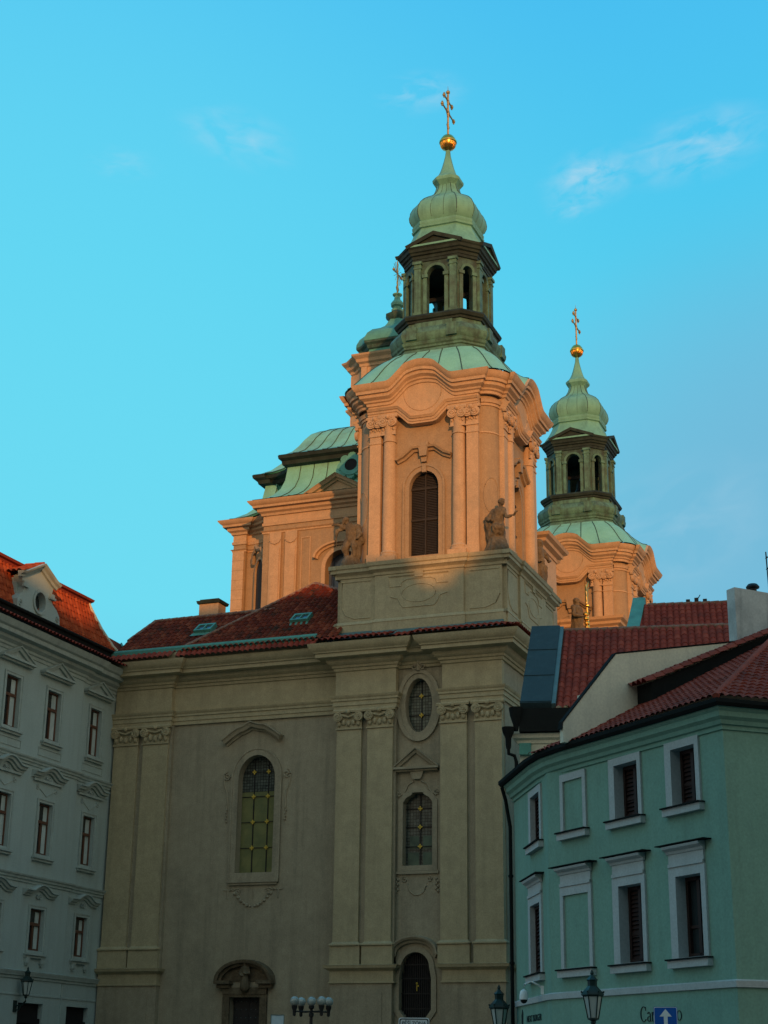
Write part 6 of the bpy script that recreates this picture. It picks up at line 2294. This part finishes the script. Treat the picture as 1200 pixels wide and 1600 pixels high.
m = MB()
for i in range(8):
    c = Q1 + RD * (1.6 + i * 0.35) + Vector((0, 0, 0.2))
    if i < 3:
        m.box(c.x, c.x + 0.16, c.y, c.y + 0.1, c.z - 0.1, c.z + 0.04 + 0.06 * (i % 2))
m.tube([Q1 + RD * 2.0 + Vector((0, 0, 0.1)), Q1 + RD * 2.2 + Vector((0, 0, 0.42))], 0.02, 5)
m.tube([Q1 + RD * 7.9 + Vector((0, 0, 0.1)), Q1 + RD * 7.9 + Vector((0, 0, 0.5))], 0.02, 5)
build_split(m, 'roof_hook', 'iron', br, 0)

# ================================================================ cream party wall with the big chimney stack
V0 = Vector((-9.88, 35.91, 0))
VD = Vector((0.678, 0.735, 0))
ang = math.atan2(VD.y, VD.x)
FN = frame_at(V0.x, V0.y, ang)
ncream = thing('gable_house', 'house with cream blank gable wall and broad stained grey chimney above the green house', 'house', (-8, 41, 0))
poly = [(0.50, 9.0), (0.50, 9.45), (2.05, 11.28), (5.70, 12.04), (8.6, 12.3), (8.6, 0), (1.6, 0), (1.6, 9.0)]
m = MB(FN)
m.prism(poly, 0.0, 0.14)
m.box(3.0, 8.6, 0.15, 3.2, 0, 11.0)
m.build('wall', 'white_wall', ncream, smooth=0)
m = MB(FN)
m.sweep([(0.46, 9.30), (0.50, 9.47), (2.05, 11.30), (5.70, 12.06)], [(0.0, 0.02), (0.02, 0.02), (0.02, -0.16), (0.0, -0.16)], plane='xz', y0=0.0, sgn=-1)
m.build('coping', 'darkmetal', ncream, smooth=0)
m = MB(FN)
m.box(5.72, 8.4, -0.02, 0.30, 11.3, 13.48)
ck = m.build('chimney', 'concrete', ncream, smooth=0)
m = MB(FN)
m.lathe([(0.13, 13.40), (0.13, 13.47), (0.10, 13.48), (0.10, 13.58), (0.17, 13.60), (0.175, 13.63), (0.12, 13.70), (0.02, 13.73)], 14, (6.45, 0.15))
m.build('vent_cowl', 'iron', ck, smooth=35)
an = thing('antenna', 'thin metal television aerial standing on the broad grey chimney', 'antenna', FN @ Vector((6.98, 0.15, 13.48)))
ab = FN @ Vector((6.98, 0.15, 13.48))
m = MB()
m.tube([ab - Vector((0, 0, 0.02)), ab + Vector((-0.02, 0, 1.18))], 0.018, 6)
m.build('mast', 'iron', an, smooth=30)
m = MB()
for z, L in ((1.02, 0.5), (0.72, 0.6)):
    c = ab + Vector((0, 0, z))
    m.tube([c - GD * 0.06, c + GD * L], 0.012, 5)
    for i in range(5):
        q = c + GD * (0.1 + i * L / 5)
        m.tube([q - GN * 0.12 + Vector((0, 0, -0.02)), q + GN * 0.12 + Vector((0, 0, 0.02))], 0.008, 4)
m.tube([ab + GD * 0.14 + Vector((0, 0, 0.25)), ab + GD * 0.07 + Vector((0, 0, 0.55))], 0.035, 6, 0.02)
m.tube([ab + Vector((0, 0, 0.3)), ab + GD * 0.14 + Vector((0, 0, 0.3))], 0.012, 5)
build_split(m, 'aerial', 'iron', an, 30)


# ================================================================ street lamps, signs, camera
def lantern(root, x, y, z, s=1.0):
    """six-sided tapering street lantern; z = bottom of the glass"""
    c = (x, y)
    k = 6
    m = MB()
    rad = lambda r, zz: [(x + r * s * math.cos(2 * math.pi * i / k + 0.3), y + r * s * math.sin(2 * math.pi * i / k + 0.3), z + zz * s) for i in range(k)]
    m.loft([rad(0.10, 0.0), rad(0.185, 0.44)])
    m.build('lamp_glass', 'lampglass', root, smooth=0)
    m = MB()
    a, b = rad(0.105, -0.01), rad(0.192, 0.45)
    for i in range(k):
        m.tube([a[i], b[i]], 0.014 * s, 5)
    m.lathe([(0.03 * s, z - 0.12 * s), (0.06 * s, z - 0.08 * s), (0.05 * s, z - 0.05 * s), (0.12 * s, z - 0.02 * s), (0.115 * s, z + 0.01 * s)], 12, c)
    m.loft([rad(0.20, 0.43), rad(0.235, 0.46), rad(0.225, 0.50), rad(0.13, 0.60), rad(0.095, 0.64), rad(0.10, 0.74), rad(0.12, 0.76), rad(0.06, 0.82), rad(0.03, 0.86), rad(0.04, 0.89), rad(0.012, 0.96)], True, True)
    b2 = rad(0.225, 0.49)
    for i in range(k):
        m.ball((b2[i][0], b2[i][1], b2[i][2] + 0.03 * s), 0.022 * s, 6, 5)
    m.build('lamp_frame', 'iron_green', root, smooth=30)


def lamp_post(x, y, z, s, label, arm=0):
    root = thing('street_lamp', label, 'street lamp', (x, y, 0), 'lantern street lamps')
    lantern(root, x, y, z, s)
    m = MB()
    m.lathe([(0.20, 0), (0.20, 0.12), (0.16, 0.2), (0.15, 0.7), (0.10, 0.8), (0.075, 0.9), (0.06, z - 0.45), (0.085, z - 0.42), (0.06, z - 0.36), (0.045, z - 0.1)], 14, (x, y))
    if arm:
        m.tube([(x, y, z - 0.22), (x + GD.x * 0.45, y + GD.y * 0.45, z - 0.22)], 0.03, 6)
        m.ball((x + GD.x * 0.46, y + GD.y * 0.46, z - 0.22), 0.045, 7, 5)
    m.build('post', 'iron_green', root, smooth=35)


lamp_post(-8.03, 32.28, 2.74, 0.95, 'tall black lantern on a post in front of the green house lettering', 1)
lamp_post(-12.68, 41.2, 2.80, 1.12, 'black lantern on a post at the left edge of the green house')
wl_ = thing('wall_lantern', 'dark green lantern on a scrolled bracket on the grey house wall', 'wall lamp', (GX + 0.45, 59.05, 4.5))
lantern(wl_, GX + 0.45, 59.05, 4.62, 1.15)
m = MB()
m.tube([(GX + 0.45, 59.05, 4.5), (GX + 0.45, 59.05, 4.38), (GX + 0.3, 59.03, 4.22), (GX + 0.02, 58.95, 4.2)], 0.035, 6)
m.box(GX, GX + 0.05, 58.85, 59.07, 3.95, 4.4)
m.tube([(GX + 0.03, 58.97, 4.0), (GX + 0.2, 59.0, 4.05), (GX + 0.26, 59.02, 4.2)], 0.03, 6)
m.build('bracket', 'iron_green', wl_, smooth=35)

gx, gy = -23.88, 55.09
gl = thing('globe_lamp', 'black lamp post with five clear glass globes before the church door', 'street lamp', (gx, gy, 0))
m = MB()
m.lathe([(0.16, 0), (0.16, 0.15), (0.11, 0.25), (0.09, 0.9), (0.06, 1.0), (0.055, 3.6), (0.09, 3.62), (0.09, 3.72), (0.05, 3.75), (0.05, 3.86), (0.10, 3.9), (0.10, 3.98), (0.03, 3.98)], 12, (gx, gy))
sp = [(0.0, 0.0)] + [(0.62 * math.cos(R_(a)), 0.62 * math.sin(R_(a))) for a in (36, 150, 218, 328)]
for dx, dy in sp[1:]:
    m.tube([(gx, gy, 3.78), (gx + dx, gy + dy, 3.78)], 0.03, 6)
    m.lathe([(0.03, 3.62), (0.06, 3.66), (0.06, 3.80), (0.10, 3.9), (0.11, 3.98), (0.03, 3.98)], 10, (gx + dx, gy + dy))
m.build('post', 'iron', gl, smooth=35)
for dx, dy in sp:
    m = MB()
    m.ball((gx + dx, gy + dy, 4.13), 0.165, 18, 12)
    m.build('globe', 'globeglass', gl, smooth=60)


def sign_post(name, label, x, y, ztop, w, h, faces):
    ang = math.atan2(-x, y)
    root = thing(name, label, 'sign', (x, y, 0))
    F = Matrix.Translation((x, y, 0)) @ Matrix.Rotation(ang, 4, 'Z')
    m = MB(F)
    m.tube([(0, 0.03, 0), (0, 0.03, ztop - 0.05)], 0.03, 8)
    m.build('pole', 'flash', root, smooth=30)
    return root, F


def rrect(x0, x1, z0, z1, r, n=4):
    pts = []
    for cx, cz, a0 in ((x1 - r, z0 + r, -90), (x1 - r, z1 - r, 0), (x0 + r, z1 - r, 90), (x0 + r, z0 + r, 180)):
        for i in range(n + 1):
            a = R_(a0 + 90 * i / n)
            pts.append((cx + r * math.cos(a), cz + r * math.sin(a)))
    return pts


root, F = sign_post('pedestrian_zone_sign', 'white pedestrian zone sign with black border below the barred niche', -10.25, 28.2, 2.61, 0.54, 0.5, None)
m = MB(F)
m.prism(rrect(-0.27, 0.27, 2.05, 2.61, 0.04), -0.02, 0.0)
sp_ = m.build('plate', 'white_paint', root, smooth=0)
m = MB(F)
m.band(rrect(-0.255, 0.255, 2.065, 2.595, 0.035), rrect(-0.238, 0.238, 2.082, 2.578, 0.03), -0.024, -0.02)
text_mesh(m, 'P\u011a\u0160\u00cd Z\u00d3NA', 0.085, F @ Matrix.Translation((0, -0.022, 2.515)) @ Matrix.Rotation(math.pi / 2, 4, 'X'), 0.002)
m.build('sign_lettering', 'sign_black', sp_, smooth=0)
root, F = sign_post('one_way_sign', 'blue square sign with white upward arrow before the green house', -6.31, 30.8, 2.89, 0.43, 0.43, None)
m = MB(F)
m.prism(rrect(-0.215, 0.215, 2.46, 2.89, 0.03), -0.02, 0.0)
sp_ = m.build('plate', 'sign_blue', root, smooth=0)
m = MB(F)
m.prism([(-0.035, 2.48), (0.035, 2.48), (0.035, 2.72), (0.11, 2.72), (0.0, 2.85), (-0.11, 2.72), (-0.035, 2.72)], -0.025, -0.02)
m.band(rrect(-0.208, 0.208, 2.467, 2.883, 0.028), rrect(-0.200, 0.200, 2.475, 2.875, 0.024), -0.024, -0.02)
m.build('arrow', 'white_paint', sp_, smooth=0)
root, F = sign_post('notice_board', 'small pale notice plate on a pole beside the church side door', -20.8, 45.5, 3.32, 0.4, 0.6, None)
m = MB(F)
m.box(-0.20, 0.20, -0.02, 0.0, 2.7, 3.32)
sp_ = m.build('plate', 'notice', root, smooth=0)
m = MB(F)
m.band(rect(-0.20, 0.20, 2.7, 3.32), rect(-0.18, 0.18, 2.72, 3.30), -0.03, -0.02)
m.build('rim', 'flash', sp_, smooth=0)

cb = FA @ Vector((3.44, 0, 3.62))
na = (FA.to_3x3() @ Vector((0, -1, 0)))
cm = thing('security_camera', 'white dome camera on a curved arm on the green house', 'camera', cb)
m = MB()
m.tube([cb, cb + na * 0.12 + Vector((0, 0, 0.10)), cb + na * 0.3 + Vector((0, 0, 0.17)), cb + na * 0.45 + Vector((0, 0, 0.10)), cb + na * 0.47 - Vector((0, 0, 0.02))], 0.022, 7)
m.box(cb.x - 0.05, cb.x + 0.05, cb.y - 0.05, cb.y + 0.05, cb.z - 0.12, cb.z + 0.08)
m.build('arm', 'white_paint', cm, smooth=40)
m = MB()
q = cb + na * 0.47
m.lathe([(0.03, q.z - 0.01), (0.08, q.z - 0.05), (0.105, q.z - 0.14), (0.11, q.z - 0.24), (0.02, q.z - 0.25)], 14, (q.x, q.y))
m.build('housing', 'white_paint', cm, smooth=40)
m = MB()
m.ball((q.x, q.y, q.z - 0.245), 0.085, 12, 8)
m.build('dome', 'iron', cm, smooth=60)

# ================================================================ unseen houses added behind the viewer, skyline shaped to shade the lower walls
row = thing('shadow_houses', 'unseen row of townhouses behind the viewer, skyline shaped to cast the shadow line', 'house', (15, -18, 0))
m = MB()
mw = MB()
mroof = MB()
SEGS = [(-34, 8.5, 31.0), (8.5, 23.2, 33.95), (23.2, 38.0, 32.35), (38.0, 64, 34.4)]
for x0, x1, H in SEGS:
    m.box(x0, x1 - 0.01, -22.0, -12.0, 0, H - 5.0)
    for s in (0, 1):
        xx = x0 + 0.005 if s == 0 else x1 - 0.015
        m.face([(xx, -22, H - 5), (xx, -12, H - 5), (xx, -17, H - 0.02)])
    mroof.face([(x0, -11.6, H - 5.3), (x1 - 0.01, -11.6, H - 5.3), (x1 - 0.01, -17, H), (x0, -17, H)])
    mroof.face([(x0, -22.4, H - 5.3), (x1 - 0.01, -22.4, H - 5.3), (x1 - 0.01, -17, H), (x0, -17, H)])
    k = max(1, int((x1 - x0) / 6.0))
    for i in range(k):
        xc = x0 + (i + 0.5) * (x1 - x0) / k
        for z in range(5, int(H - 7), 6):
            mw.box(xc - 0.6, xc + 0.6, -12.0, -11.93, z, z + 2.2)
# stepped sun blocker on the ridge, shaped to slope the shadow edge
m.prism([(25.6, 30), (37.9, 30), (37.9, 34.8), (34.5, 34.8), (34.5, 35.2), (30.5, 35.2), (30.5, 34.6), (28.4, 34.6), (28.4, 34.1), (27.4, 34.1), (27.4, 33.6), (26.6, 33.6), (26.6, 33.0), (25.6, 33.0)], -17.25, -16.8)
m.build('wall', 'dark_house', row, smooth=0)
mroof.build('roof', 'tile_church', row, smooth=0)
build_split(mw, 'window', 'glass', row, 0)
